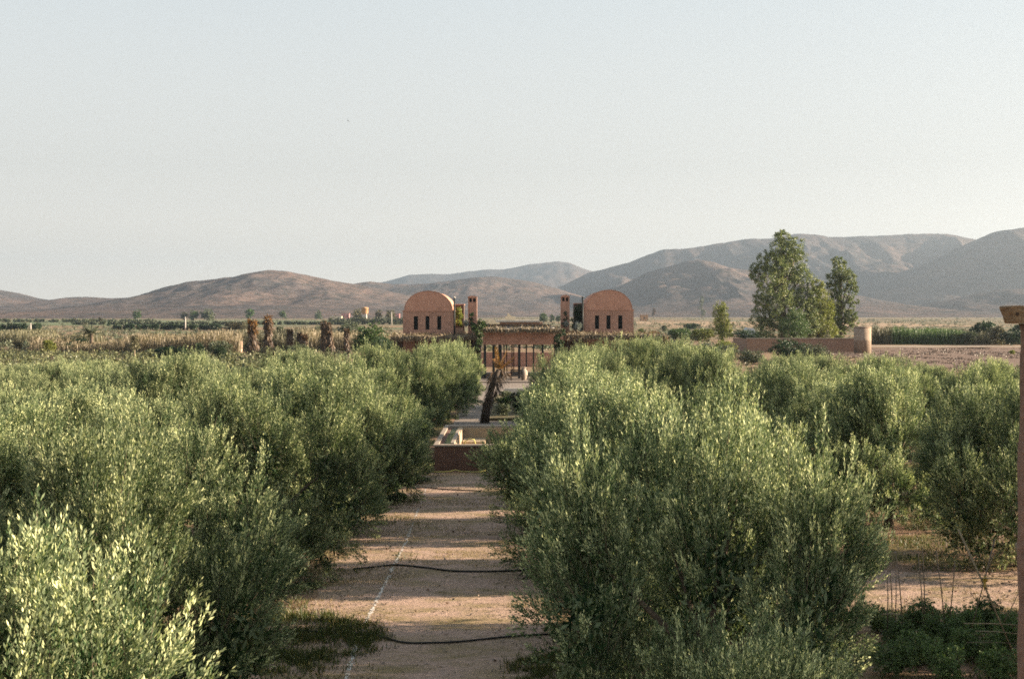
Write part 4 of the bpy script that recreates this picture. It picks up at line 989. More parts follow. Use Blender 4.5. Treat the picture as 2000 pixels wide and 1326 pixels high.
def hedge(name, label, x0, x1, ytop, ybase, depth, mat, seed, n=900, leaf=0.5):
    Y = gy(ybase); X0, X1 = wx(x0, Y), wx(x1, Y); h = wz(ytop, Y); r = random.Random(seed); lob = []
    k = max(4, int((X1 - X0) / (h * 0.9)))
    for i in range(k):
        lob.append((X0 + (X1 - X0) * (i + 0.5) / k - (X0 + X1) / 2, r.uniform(0, depth), h * r.uniform(0.5, 0.62), h * r.uniform(0.48, 0.6)))
    Q, tn = clump_crown(lob, n, 10, leaf, leaf * 0.5, seed, fill=0.35)
    return tag(link(name, quads_mesh(name, Q, tn), M[mat], None, ((X0 + X1) / 2, Y, 0)), label, 'hedge', 'far windbreak hedges')
hedge('windbreak_hedge', 'dark far windbreak hedge at the left edge of the view', -80, 74, 634, 646.5, 6, 'deep', 41, 1200)
hedge('windbreak_hedge', 'long dark far windbreak hedge behind the dry reeds', 215, 430, 635, 645, 6, 'deep', 42, 1600)
hedge('windbreak_hedge', 'pale grey-green far hedge above the long dark windbreak', 140, 700, 629.5, 634.5, 10, 'grey', 43, 1700, 0.9)
hedge('windbreak_hedge', 'thin far hedge line below the left hills at the left edge', -120, 300, 625, 629.5, 14, 'grey', 44, 1400, 1.2)
hedge('windbreak_hedge', 'bluish far hedge between the water tower and the left house', 640, 800, 622, 634, 10, 'grey', 45, 900, 0.7)

FT = 'lone trees on the far plain'
def far_tree(label, x, ytop, ybase, wpx, mat, seed, shape='round', Y=None):
    h = ybase - ytop; r = random.Random(seed); L = []
    if shape == 'round':
        L = [(x, ytop + h * 0.42, wpx * 0.40)] + [(x + r.uniform(-.3, .3) * wpx, ytop + h * r.uniform(0.2, 0.75), wpx * r.uniform(0.18, 0.3)) for _ in range(6)]
    elif shape == 'cone':
        L = [(x, ytop + h * (0.12 + 0.16 * k), wpx * (0.12 + 0.075 * k)) for k in range(6)]
    else:
        L = [(x + r.uniform(-.2, .2) * wpx, ytop + h * (0.1 + 0.15 * k), wpx * r.uniform(0.2, 0.36)) for k in range(6)]
    return tree_px('lone_tree', label, 'tree', (x, ybase), ytop, L, mat, 130, 12, max(1.4, wpx * 0.11), seed, Y=Y, trunk_px=max(1.2, wpx * 0.1), group=FT, limbs=False, fill=0.4)
far_tree('round dark lone tree below the saddle of the left hills', 269, 604, 627, 20, 'green', 201)
far_tree('thin bare grey lone tree beside the white utility pole', 360, 608, 627, 16, 'drab', 202)
far_tree('round lone tree right of the white utility pole', 378, 606.5, 627, 20, 'green', 203)
far_tree('broad low lone tree, rightmost of the three by the white pole', 406, 608, 627, 28, 'grey', 204)
far_tree('lone tree with upright top above the leftmost dried palm', 487, 602, 626, 20, 'green', 205)
far_tree('small upright lone tree right of the tallest dried palm', 553, 605, 625, 16, 'green', 206)
far_tree('small pointed lone tree above the crossed palms', 622, 604, 623, 16, 'green', 207, 'cone')
far_tree('dark cone-shaped cypress at the left edge', 74, 622, 647, 10, 'deep', 208, 'cone')
far_tree('slim dark cypress right of the date palm head', 212, 624, 637, 6, 'deep', 209, 'cone')
far_tree('pale grey thin trees beside the date palm head', 196, 621, 634, 8, 'drab', 210, 'tall')
far_tree('bare grey tree left of the water tower', 696, 600, 632, 22, 'drab', 211)
far_tree('bare grey tree right of the water tower', 740, 599, 632, 16, 'drab', 212)
far_tree('bare grey tree touching the left house', 762, 601, 632, 22, 'drab', 213)
far_tree('two-tiered green tree on the far plain left of the eucalyptus', 1371, 577, 622, 15, 'grey', 214, 'tall')
far_tree('small brown tree right of the right domed house', 1277, 598, 622, 8, 'rust', 215)
far_tree('round dark green tree left of the right chimney tower', 1078, 611, 632, 11, 'deep', 216)
far_tree('second dark green tree touching the right chimney tower', 1091, 611, 634, 11, 'deep', 217)
far_tree('bushy green tree on the skyline left of the two dark round trees', 1062, 612, 632, 20, 'green', 218)
far_tree('dark low tree at the left of the far right scrub', 1930, 627, 667, 36, 'deep', 219, Y=290)

def utility_pole(label, x, ytop, ybase):
    Y = gy(ybase); h = wz(ytop, Y); t = thing('utility_pole', label, 'utility pole', (wx(x, Y), Y, 0), 0, 'white utility poles')
    MB().tube([(0, 0, 0), (0, 0, h)], [0.28, 0.18], 8).build('shaft', M['pole'], t)
    MB().box(-0.7, 0.7, -0.08, 0.08, h - 0.5, h - 0.35).build('crossarm', M['pole'], t)
utility_pole('white utility pole right of the dark cypress at the far left', 60, 631, 648)
utility_pole('white utility pole below the three trees in the left plain', 362, 619, 645)
utility_pole('white utility pole just left of the left domed house', 765, 609, 635)

# water tower
Y = gy(631); s = Y / F
t = thing('water_tower', 'orange-brown water tower on white legs left of the left domed house', 'water tower', (wx(712.5, Y), Y, 0))
zt, zb = wz(601, Y), wz(613, Y); w = 6.8 * s
MB().lathe([(w * 0.8, zb), (w, zb + 0.6), (w, zt - 0.5), (w * 1.08, zt - 0.45), (w * 1.08, zt - 0.1), (w * 0.2, zt + 0.5)]).build('tank', M['orangewall'], t)
for k in range(4):
    a = math.pi / 4 + k * math.pi / 2
    MB().tube([(w * 0.75 * math.cos(a), w * 0.75 * math.sin(a), 0), (w * 0.6 * math.cos(a), w * 0.6 * math.sin(a), zb)], 0.4, 6).build('leg', M['white'], t)

def hut(label, x0, x1, ytop, ybase, mat, name='house', win=2, depth=8):
    Y = gy(ybase); X0, X1 = wx(x0, Y), wx(x1, Y); c = (X0 + X1) / 2; hw = (X1 - X0) / 2; h = wz(ytop, Y)
    t = thing(name, label, 'house', (c, Y, 0), 0, 'small houses on the far plain')
    MB().box(-hw, hw, 0, depth, 0, h).build('wall', mat, t)
    MB().box(-hw - .2, hw + .2, -.2, depth + .2, h, h + 0.25).build('roof', mat, t)
    for k in range(win):
        xx = -hw + (2 * hw) * (k + 0.5) / win
        MB().box(xx - hw * 0.12, xx + hw * 0.12, -0.06, 0.02, h * 0.35, h * 0.7).build('window', M['glass'], t)
hut('low cream far house left of the pink house', 646, 667, 618, 623.5, M['cream'])
hut('pink far house left of the water tower', 667, 682, 612.5, 622.5, M['pinkwall'])
hut('cream far house between the water tower and the left domed house', 741, 757, 615, 623, M['cream'])
hut('pink far house touching the left domed house', 767, 780, 613, 623, M['pinkwall'])
hut('small brown hut with a dark face right of the right domed house', 1251, 1266, 615.5, 627, M['orangewall'], win=1)
hut('tiny cream far hut in the scrub left of the two-tiered tree', 1325, 1333, 611.5, 618, M['cream'], win=1)
hut('tiny pale far hut beside the right domed house corner', 1239, 1243, 609, 617, M['cream'], win=1)
block('block_wall', 'short pink block wall behind the dark shrub on the left', 'wall', wx(452, 225), wx(469, 225), 225, 227, 0, wz(667, 225), M['palepink'])

# ------------------------------------------------------------------ middle distance, right
Ye = 265.0
tree_px('eucalyptus_tree', 'tallest eucalyptus tree behind the long brown wall', 'tree', (1530, 665), 448,
        [(1526, 468, 17), (1522, 490, 22), (1548, 482, 20), (1556, 505, 22), (1512, 515, 26), (1540, 525, 30), (1492, 510, 20), (1480, 535, 18), (1565, 545, 26), (1505, 555, 30), (1540, 565, 32), (1580, 580, 22), (1492, 585, 22), (1525, 600, 32), (1565, 605, 28), (1490, 620, 24), (1510, 640, 26), (1545, 640, 28), (1580, 630, 24), (1532, 458, 9)],
        'euca', 1700, 34, 2.9, 221, Y=Ye, trunk_px=12, droop=0.5, clump_r=0.2, fill=0.15)
tree_px('eucalyptus_tree', 'slimmer eucalyptus tree with open crown right of the tallest one', 'tree', (1643, 665), 500,
        [(1638, 513, 12), (1642, 530, 18), (1627, 545, 14), (1655, 545, 15), (1664, 562, 12), (1632, 565, 16), (1648, 580, 16), (1665, 590, 10), (1625, 590, 13), (1640, 605, 15), (1662, 615, 12), (1628, 622, 16), (1650, 632, 15), (1668, 630, 10), (1612, 615, 12), (1635, 648, 15)],
        'euca', 760, 34, 2.7, 222, Y=Ye + 4, trunk_px=7, droop=0.5, clump_r=0.22, fill=0.12)
tree_px('eucalyptus_tree', 'yellowish eucalyptus filling the gap between the two tall ones', 'tree', (1600, 665), 545,
        [(1596, 560, 14), (1600, 580, 20), (1590, 605, 24), (1612, 600, 18), (1605, 625, 24), (1590, 645, 22), (1618, 645, 18), (1575, 650, 14)],
        'yellow', 560, 34, 2.7, 223, Y=Ye + 1, trunk_px=7, droop=0.4, clump_r=0.22, fill=0.15)
tree_px('young_tree', 'bright green young tree in front of the tallest eucalyptus', 'tree', (1550, 668), 602,
        [(1550, 612, 12), (1553, 628, 20), (1538, 640, 18), (1565, 642, 18), (1550, 652, 22)], 'green', 360, 28, 2.2, 224, Y=Ye - 14, trunk_px=4, droop=0.1)
tree_px('poplar_tree', 'slim yellow-green tree with two stacked crowns left of the eucalyptus', 'tree', (1410, 662), 590,
        [(1408, 602, 13), (1405, 612, 13), (1412, 607, 12), (1410, 628, 14), (1418, 622, 10), (1403, 636, 13), (1417, 640, 14), (1404, 648, 12), (1414, 652, 14), (1422, 634, 9)], 'yellow', 460, 26, 2.0, 225, Y=270, trunk_px=3.5, droop=0.1)

# tank and wall
Yt = gy(690); s = Yt / F
t = thing('water_tank', 'round concrete water tank at the right end of the brown wall', 'water tank', (wx(1689, Yt), Yt + 1.4, 0))
w = 16.7 * s; h = wz(638.5, Yt)
MB().lathe([(w, 0), (w, h * 0.48), (w * 1.012, h * 0.485), (w * 1.012, h * 0.52), (w, h * 0.525), (w, h - 0.12), (w * 0.97, h - 0.115)], n=40).build('body', M['concrete'], t)
MB().lathe([(w * 1.04, h - 0.115), (w * 1.04, h), (w * 0.3, h + 0.1)], n=40).build('lid', M['concrete'], t)
t = thing('boundary_wall', 'long low brown rendered wall left of the round tank', 'wall', (0, Yt + 6, 0))
X0, X1, Xc = wx(1459, Yt + 6), wx(1672, Yt + 6), wx(1436, Yt + 20)
hh = wz(662, Yt + 6)
MB().box(X0, X1, 0, 0.4, 0, hh).build('wall', M['plaster'], t)
b = MB(); v = [b.bm.verts.new(p) for p in [(X0 - 0.02, 0, 0), (X0 - 0.02, 0.5, 0), (Xc, 14, 0), (Xc - 0.4, 14, 0), (X0 - 0.02, 0, hh), (X0 - 0.02, 0.5, hh), (Xc, 14, hh), (Xc - 0.4, 14, hh)]]
for f in ((0, 3, 2, 1), (4, 5, 6, 7), (0, 1, 5, 4), (1, 2, 6, 5), (2, 3, 7, 6), (3, 0, 4, 7)): b.bm.faces.new([v[i] for i in f])
b.build('return_wall', M['plaster'], t)
MB().box(X0 - 0.1, X1 + 0.02, -0.1, 0.5, hh, hh + 0.14).build('coping', M['coping'], t)

shrub_px('big_shrub', 'large dark shrub in front of the middle of the long brown wall', 'shrub', 1504, 1592, 661, 706, 'deep', 0, depth=4, meshes=FINE)
shrub_px('big_shrub', 'greyer shrub right of the dark shrub before the brown wall', 'shrub', 1562, 1628, 668, 712, 'grey', 1, meshes=FINE)
shrub_px('dark_hedge', 'dark green hedge left of the tallest eucalyptus', 'hedge', 1430, 1500, 643, 668, 'deep', 2, depth=8, meshes=FINE)
shrub_px('shrub', 'round dark shrub on the stubble right of the right house', 'shrub', 1288, 1306, 634, 648, 'grey', 1)
shrub_px('shrub', 'dark round shrub above the yellow-green scrub', 'shrub', 1333, 1367, 628, 645, 'deep', 2)
shrub_px('shrub', 'yellow-green shrub behind the end of the right pergola', 'shrub', 1300, 1350, 640, 670, 'green', 3, depth=8)
shrub_px('shrub', 'brighter yellow-green shrub left of the two-crowned slim tree', 'shrub', 1342, 1396, 641, 668, 'yellow', 0, depth=8)
shrub_px('shrub', 'green shrub touching the right wall of the right house', 'shrub', 1240, 1262, 640, 664, 'green', 1)
shrub_px('brown_shrub', 'rounded rusty brown shrub behind the right pergola', 'shrub', 1262, 1290, 643, 664, 'rust', 2)
shrub_px('shrub', 'green shrub growing on the right pergola roof end', 'shrub', 1276, 1300, 651, 664, 'grey', 3, Y=132)
shrub_px('shrub', 'rusty stalks at the right tip of the right pergola', 'shrub', 1294, 1310, 656, 674, 'rust', 0, Y=132.5)
for i, (x0, x1, yt, yb, m) in enumerate([(1310, 1352, 672, 704, 'deep'), (1340, 1400, 668, 706, 'deep'), (1390, 1450, 672, 706, 'grey'), (1440, 1500, 680, 712, 'grey'), (1395, 1440, 664, 690, 'yellow')]):
    shrub_px('shrub', 'shrub in the gap behind the right grove, %s from the right pergola' % ORD[i], 'shrub', x0, x1, yt, yb, m, i, SH, meshes=FINE)
for i, (x0, x1, yt, yb, m) in enumerate([(1896, 1945, 626, 672, 'deep'), (1925, 1975, 634, 674, 'drab'), (1955, 2010, 640, 675, 'deep'), (1880, 1915, 646, 673, 'grey'), (1975, 2030, 627, 668, 'deep')]):
    shrub_px('shrub', '%s shrub in the thicket before the post beam, %s from left' % ('tall' if i in (0, 4) else 'low', ORD[[1, 2, 3, 0, 4][i]]), 'shrub', x0, x1, yt, yb, m, i, 'thicket shrubs at the right edge')
shrub_px('shrub', 'small lone tuft on the bare field near the adobe post', 'shrub', 1970, 1986, 683, 692, 'yellow', 1)
# pale sheet over a heap
Y = gy(662); s = Y / F
b = MB(); b.prism([(-11 * s, 0), (11 * s, 0), (10 * s, wz(646, Y)), (6 * s, wz(641, Y)), (-5 * s, wz(640.5, Y)), (-10 * s, wz(645, Y))], 0, 3.5)
tag(b.build('covered_heap', M['tarp'], None, (wx(1469, Y), Y + 3, 0)), 'heap under a pale bluish sheet left of the tallest eucalyptus', 'covered heap')

# far scrub scattered on the plain
def scatter_scrub(name, n, y0, y1, mat, seed, size, xr=(-0.45, 0.45), thr=0.46):
    rng = np.random.default_rng(seed)
    u = rng.random(n); Y = y0 * (y1 / y0) ** u
    X = rng.uniform(*xr, n) * Y
    dens = fbm(X / 90 + 50, Y / 160 + 50, seed, 3); keep = dens > thr
    road = (X > 0.24 * Y) & (Y < 300)
    keep &= ~road & ~((np.abs(X) < 22) & (Y < 230))
    X, Y = X[keep], Y[keep]; n = len(X)
    k = 40; sz = size * rng.uniform(0.5, 1.4, n)
    d = rand_dirs(rng, n * k); d[:, 2] = np.abs(d[:, 2])
    S = np.repeat(sz, k)
    P = np.stack([np.repeat(X, k), np.repeat(Y, k), np.zeros(n * k)], 1) + d * (S * rng.uniform(0.1, 0.6, n * k))[:, None]
    Q = leaf_quads(P, rand_dirs(rng, n * k), norm(d + 0.4 * rand_dirs(rng, n * k)), S * rng.uniform(0.14, 0.3, n * k), S * 0.13)
    return tag(link(name, quads_mesh(name, Q, np.clip(np.repeat(rng.uniform(0.1, 0.9, n), k) + rng.normal(0, 0.1, n * k), 0, 1)), M[mat]), kind='stuff')
scatter_scrub('plain_scrub', 5200, 235, 2400, 'grey', 61, 1.9)
scatter_scrub('low_scrub', 1500, 104, 235, 'drab', 63, 1.3)
scatter_scrub('low_scrub', 2600, 106, 215, 'scrubgreen', 64, 1.3, (-0.42, -0.11), 0.40)
scatter_scrub('dry_tufts', 2200, 106, 215, 'drab', 65, 0.8, (-0.42, -0.11), 0.42)
scatter_scrub('dry_scrub', 3800, 225, 1800, 'drab', 62, 1.7)

# ------------------------------------------------------------------ near ground details
def wavy_pipe(label, pts, r=0.035):
    b = MB(); P = [Vector(p) for p in pts]; out = []
    for i in range(len(P) - 1):
        for k in range(6):
            tt = k / 6; p0 = P[max(i - 1, 0)]; p1 = P[i]; p2 = P[i + 1]; p3 = P[min(i + 2, len(P) - 1)]
            out.append(0.5 * ((2 * p1) + (-p0 + p2) * tt + (2 * p0 - 5 * p1 + 4 * p2 - p3) * tt ** 2 + (-p0 + 3 * p1 - 3 * p2 + p3) * tt ** 3))
    out.append(P[-1]); b.tube(out, r, 8)
    return tag(b.build('irrigation_pipe', M['pipe'], None), label, 'pipe', 'irrigation pipes across the path')
def gp(x, y, z=0.03): 
    Y = gy(y); return (wx(x, Y), Y, z)
wavy_pipe('black irrigation pipe across the path nearest the camera', [gp(560, 1233), gp(700, 1239), gp(745, 1246), gp(790, 1257), gp(840, 1257.5), gp(900, 1255), gp(1000, 1245), gp(1120, 1238)], 0.019)
wavy_pipe('black irrigation pipe across the path, second from the camera', [gp(690, 1113), gp(730, 1109), gp(772, 1105), gp(830, 1110), gp(890, 1117), gp(980, 1117), gp(1080, 1112)], 0.022)
wavy_pipe('thin dark irrigation pipe across the path, farthest from the camera', [gp(770, 956), gp(830, 953.5), gp(872, 957), gp(940, 960)], 0.02)
# broken chalk line
cr = random.Random(8); bm = bmesh.new()
def chalk_pt(y):
    xs = np.interp(y, [945, 1007, 1060, 1105, 1150, 1200, 1262, 1326, 1400], [836, 812, 792, 769, 747, 722, 696, 676, 655]); Y = gy(y); return wx(xs, Y), Y
y = 948.0
while y < 1395:
    L = cr.uniform(0.25, 0.5) * (y - HORZ) / 110
    gap = 965 < y < 992 or 1008 < y < 1030 or 1218 < y < 1250
    for q in range(5):
        if cr.random() < (0.08 if gap else 0.66) * (1 if y > 1000 else 0.5):
            xa, ya = chalk_pt(y + cr.uniform(0, L)); xa += cr.gauss(0, 0.02); r0 = cr.uniform(0.008, 0.03); e = cr.uniform(1, 3.2)
            bm.faces.new([bm.verts.new((xa + r0 * cr.uniform(.6, 1.2) * math.cos(t_), ya + r0 * e * cr.uniform(.6, 1.2) * math.sin(t_), 0.008 + 0.0003 * q)) for t_ in [2 * math.pi * k / 7 for k in range(7)]])
    y += L
bmesh.ops.recalc_face_normals(bm, faces=bm.faces); me = bpy.data.meshes.new('chalk_line'); bm.to_mesh(me); bm.free()
tag(link('chalk_line', me, M['chalk']), 'broken white chalk line running along the dirt path', 'chalk line')

def grass(name, n, mat, seed, where, hmin, hmax, wid):
    rng = np.random.default_rng(seed); pts = []
    while sum(len(p) for p in pts) < n:
        x = rng.uniform(-9, 16, 20000); y = rng.uniform(14, 64, 20000)
        k = where(x, y, rng); pts.append(np.stack([x[k], y[k]], 1))
    P = np.concatenate(pts)[:n]; P = np.concatenate([P, np.zeros((n, 1))], 1)
    d = rng.normal(0, 0.45, (n, 3)); d[:, 2] = 1; d = norm(d)
    Q = leaf_quads(P, d, rand_dirs(rng, n), rng.uniform(hmin, hmax, n), wid * rng.uniform(0.7, 1.3, n), at=0.3)
    return tag(link(name, quads_mesh(name, Q, rng.uniform(0, 1, n)), M[mat]), kind='stuff')
def green_where(x, y, rng):
    f = fbm(x * 0.55 + 40, y * 0.5 + 40, 71, 4)
    edge = np.where(x < -2.2, np.clip((-2.9 - x + 0.9 * np.sin(y * 1.1)) * 0.7, 0, 1), np.clip((x - 0.3) * 0.8, 0, 1))
    near = ((x + 3.9) / 1.3) ** 2 + ((y - 26.6) / 2.0) ** 2 < 1
    gard = (x > 6) & (x < 12) & (y > 17) & (y < 29)
    return (((f > 0.47) & (rng.random(len(x)) < edge)) | (near & (rng.random(len(x)) < 0.8)) | (gard & (f > 0.42))) & ~((y > 55.5) & (x > -3.2) & (x < 4)) & ~((x > 5.6) & (y > 29.7) & (y < 34))
def dry_where(x, y, rng):
    f = fbm(x * 0.7 + 10, y * 0.6 + 10, 81, 4)
    inpath = (x > -2.4) & (x < -0.2)
    pt = np.where(inpath, f > 0.60, f > 0.5)
    return pt & ~((y > 55.5) & (x > -3.2) & (x < 4)) & ~((x > 5.6) & (y > 29.7) & (y < 34) & (f < 0.6))
grass('green_grass', 90000, 'grass', 72, green_where, 0.05, 0.2, 0.016)
grass('dry_grass', 110000, 'drygrass', 73, dry_where, 0.02, 0.08, 0.012)
def patch_where(x, y, rng):
    f = fbm(x * 1.3 + 20, y * 1.1 + 20, 91, 4); f2 = fbm(x * 4 + 20, y * 4 + 20, 95, 3)
    q = ((x + 4.5) / 2.1) ** 2 + ((y - 26.7) / 2.6) ** 2
    p1 = np.clip(1.25 - q, 0, 1) * np.clip((f - 0.33) * 4, 0, 1) * np.clip((f2 - 0.35) * 4, 0, 1)
    q2 = ((x - 0.9) / 1.1) ** 2 + ((y - 24.6) / 1.8) ** 2
    p2 = np.clip(1.1 - q2, 0, 1) * np.clip((f2 - 0.42) * 5, 0, 1)
    return rng.random(len(x)) < np.maximum(p1, 0.6 * p2)
grass('green_grass', 16000, 'grass', 74, patch_where, 0.05, 0.2, 0.016)
grass('dry_grass', 5000, 'drygrass', 75, patch_where, 0.05, 0.16, 0.014)
def litter(name, n, mat, seed, lo, hi, wid):
    rng = np.random.default_rng(seed); x = rng.uniform(-8, 14, n * 3); y = rng.uniform(15, 60, n * 3)
    pr_ = np.where((x > -2.6) & (x < -0.4), 0.22, 0.6) * (0.25 + 1.3 * fbm(x * 0.8 + 30, y * 0.8 + 30, seed, 4))
    k = (rng.random(len(x)) < pr_) & ~((y > 55.4) & (x > -3.2) & (x < 4.1)); x, y = x[k][:n], y[k][:n]; m = len(x)
    P = np.stack([x, y, rng.uniform(0.006, 0.03, m)], 1); d = rng.normal(size=(m, 3)); d[:, 2] *= 0.25; N = rng.normal(0, 0.45, (m, 3)); N[:, 2] += 1
    return tag(link(name, quads_mesh(name, leaf_quads(P, norm(d), norm(N), rng.uniform(lo, hi, m), rng.uniform(lo, hi, m) * wid), rng.uniform(0, 1, m)), M[mat]), kind='stuff')
def field_clods():
    rng = np.random.default_rng(79); n = 3600; Y = rng.uniform(150, 250, n); X = rng.uniform(0.21, 0.40, n) * Y
    f = fbm(X / 6 + 10, Y / 9 + 10, 79, 3); k = f > 0.44; X, Y = X[k], Y[k]; m = len(X) * 5
    P = np.stack([np.repeat(X, 5) + rng.normal(0, 0.25, m), np.repeat(Y, 5) + rng.normal(0, 0.25, m), np.full(m, 0.0)], 1)
    d = rand_dirs(rng, m); d[:, 2] = np.abs(d[:, 2]) * 0.5 + 0.05
    return tag(link('field_clods', quads_mesh('field_clods', leaf_quads(P, norm(d), rand_dirs(rng, m), rng.uniform(0.08, 0.26, m), 0.16), rng.uniform(0, 0.3, m)), M['clod']), kind='stuff')
field_clods()
litter('leaf_litter', 60000, 'litter', 76, 0.03, 0.08, 0.4)
litter('soil_clods', 9000, 'clod', 77, 0.03, 0.11, 0.9)
# leafy weeds on the left edge of the path
for i, (x, y) in enumerate([(790, 948), (770, 955), (812, 944), (760, 968), (745, 985), (778, 978)]):
    Yg = gy(y); shrub('leafy_weed', f'low leafy green weed on the left path edge near the basin, {ORD[i]} of six', 'weed', (wx(x, Yg), Yg, 0), (0.9, 0.8, 0.33), 'green', i, 'weeds at the path edge')

# ------------------------------------------------------------------ kitchen garden with canes, right
pg = [(1716, 1236, 55, 62), (1752, 1262, 60, 70), (1800, 1225, 60, 60), (1836, 1262, 64, 78), (1788, 1300, 70, 80), (1880, 1240, 60, 72), (1930, 1228, 60, 66), (1905, 1292, 70, 84), (1964, 1272, 60, 90), (1740, 1318, 70, 84), (1850, 1330, 76, 84), (1960, 1335, 70, 88)]
for i, (x, y, w, h) in enumerate(pg):
    Yg = gy(y); s = Yg / F
    shrub('garden_plant', f'leafy green garden plant under the canes, {ORD[i]} counted from the left back', 'plant', (wx(x, Yg), Yg, 0), (w * s * 1.5, w * s * 1.3, h * s), 'garden', i, 'garden plants under the canes', meshes=FINE)
def cane(name, label, a, b_, Y1, Y2, r, mat, group=None):
    A = wp(*a, Y1); B = wp(*b_, Y2); o = A if A.z < B.z else B
    m = (A + B) / 2 + Vector((0.012, 0, 0.01))
    mb = MB(); mb.tube([A - o, m - o, B - o], [r, r * 0.9, r * 0.7], 7)
    return tag(mb.build(name, mat, None, o), label, 'cane', group)
GS = 'stakes in the kitchen garden'
for i, (a, b_) in enumerate([((1733, 1205), (1733, 1105)), ((1743, 1200), (1738, 1098)), ((1748, 1195), (1750, 1110)), ((1763, 1190), (1750, 1080)), ((1804, 1200), (1793, 1082)), ((1806, 1196), (1802, 1070)), ((1846, 1195), (1828, 1074)), ((1853, 1195), (1865, 1095))]):
    Yg = 26.5 + 0.25 * (i % 3)
    cane('garden_stake', f'thin grey garden stake right of the big olive, {ORD[i]} from left', (a[0], a[1] + 30), b_, Yg, Yg, 0.011, M['greycane'], GS)
Yc = 24.5
t = thing('cane_frame', 'crossed canes tied with a yellow knot beside the adobe post', 'cane frame', tuple(wp(1940, 1290, Yc)))
o = Vector(t.location)
def cp(a, b_, r, mat, nm='cane', dy=0.0):
    A = wp(*a, Yc + dy) - o; B = wp(*b_, Yc + dy) - o
    MB().tube([A, (A + B) / 2 + Vector((0.01, 0, 0.012)), B], [r, r, r * 0.75], 7).build(nm, mat, t)
cp((1872, 1034), (1984, 1285), 0.017, M['cane']); cp((1943, 1052), (1898, 1225), 0.011, M['greycane'], dy=0.06); cp((1941, 1080), (1925, 1125), 0.007, M['greycane'], dy=0.1)
cp((1897, 1128), (1990, 1133), 0.009, M['cane'], 'crossbar', -0.05); cp((1882, 1217), (1990, 1220), 0.009, M['cane'], 'crossbar', -0.05); cp((1905, 1232), (1990, 1237), 0.008, M['cane'], 'crossbar', -0.05); cp((1888, 1254), (1990, 1256), 0.006, M['greycane'], 'crossbar', -0.05)
cp((1984, 1060), (1994, 1120), 0.02, M['cane'], dy=0.08); cp((1960, 1216), (1988, 1160), 0.008, M['greycane'], dy=0.04)
b = MB(); k = wp(1923, 1131, Yc) - o
for i in range(5): b.tube([k + Vector((0.05 * math.cos(i * 1.9), -0.03, 0.05 * math.sin(i * 1.9))), k + Vector((-0.05 * math.cos(i * 1.9 + .5), 0.03, -0.05 * math.sin(i * 1.9)))], 0.012, 6)
b.tube([k, k + Vector((0.03, -0.03, -0.16))], [0.012, 0.006], 6).tube([k, k + Vector((-0.02, -0.03, -0.2))], [0.012, 0.006], 6)
b.build('yellow_knot', M['yellowtie'], t)
cane('low_crossbar', 'short pale crossbar tied low between the leftmost garden stakes', (1724, 1199), (1761, 1200), 26.3, 26.3, 0.012, M['cane'])

# ------------------------------------------------------------------ adobe post with its wooden bracket, right edge
Yq = 8.0
px0 = wx(1988, Yq); cx = px0 + 0.17
rng = random.Random(5); bm = bmesh.new(); rings = []
nz = 130
for i in range(nz + 1):
    z = (wz(632, Yq) - 0.002) * i / nz
    ring = []
    for k in range(28):
        a = 2 * math.pi * k / 28
        r = 0.172 - 0.010 * (z / 6.2) + 0.010 * math.sin(z * 1.3 + 0.5) * math.sin(a + z * 0.3) + 0.006 * math.sin(z * 4.1 + a * 2) + 0.004 * math.sin(z * 13 + a * 5) + rng.uniform(-.0025, .0025)
        ring.append(bm.verts.new((r * math.cos(a), r * math.sin(a), z)))
    rings.append(ring)
for a, c in zip(rings, rings[1:]):
    for k in range(28):
        f = bm.faces.new((a[k], a[(k + 1) % 28], c[(k + 1) % 28], c[k])); f.smooth = True
bm.faces.new(rings[-1]); bm.faces.new(rings[0][::-1])
me = bpy.data.meshes.new('shaft'); bm.to_mesh(me); bm.free()
t = thing('adobe_post', 'rough adobe post with a wooden bracket on top at the right edge', 'post', (cx, Yq, 0))
link('shaft', me, M['adobe'], t)
zb, zt = wz(632, Yq), wz(597.5, Yq)
bl = wx(1963, Yq) - cx
b = MB(); n = 14
prof = [(bl + 0.035, zb), (bl + 0.028, zb + 0.012), (bl + 0.020, zb + 0.045), (bl + 0.006, zb + 0.075), (bl, zt - 0.006), (bl + 0.01, zt)]
prof += [(bl + 0.05 + 0.055 * k, zt + rng.uniform(-.002, .003)) for k in range(9)] + [(0.30, zt), (0.30, zb)] + [(0.25 - 0.05 * k, zb + rng.uniform(-.001, .003)) for k in range(8)]
b.prism(prof, -0.10, 0.10)
bo = b.build('bracket', M['beam'], t)
kx = wx(1974.5, Yq) - cx; kz = wz(613.5, Yq)
b = MB(); b.tube([(kx, -0.1035, kz), (kx, -0.099, kz)], [0.009, 0.011], 10); b.build('knot_hole', M['darkwood'], bo)

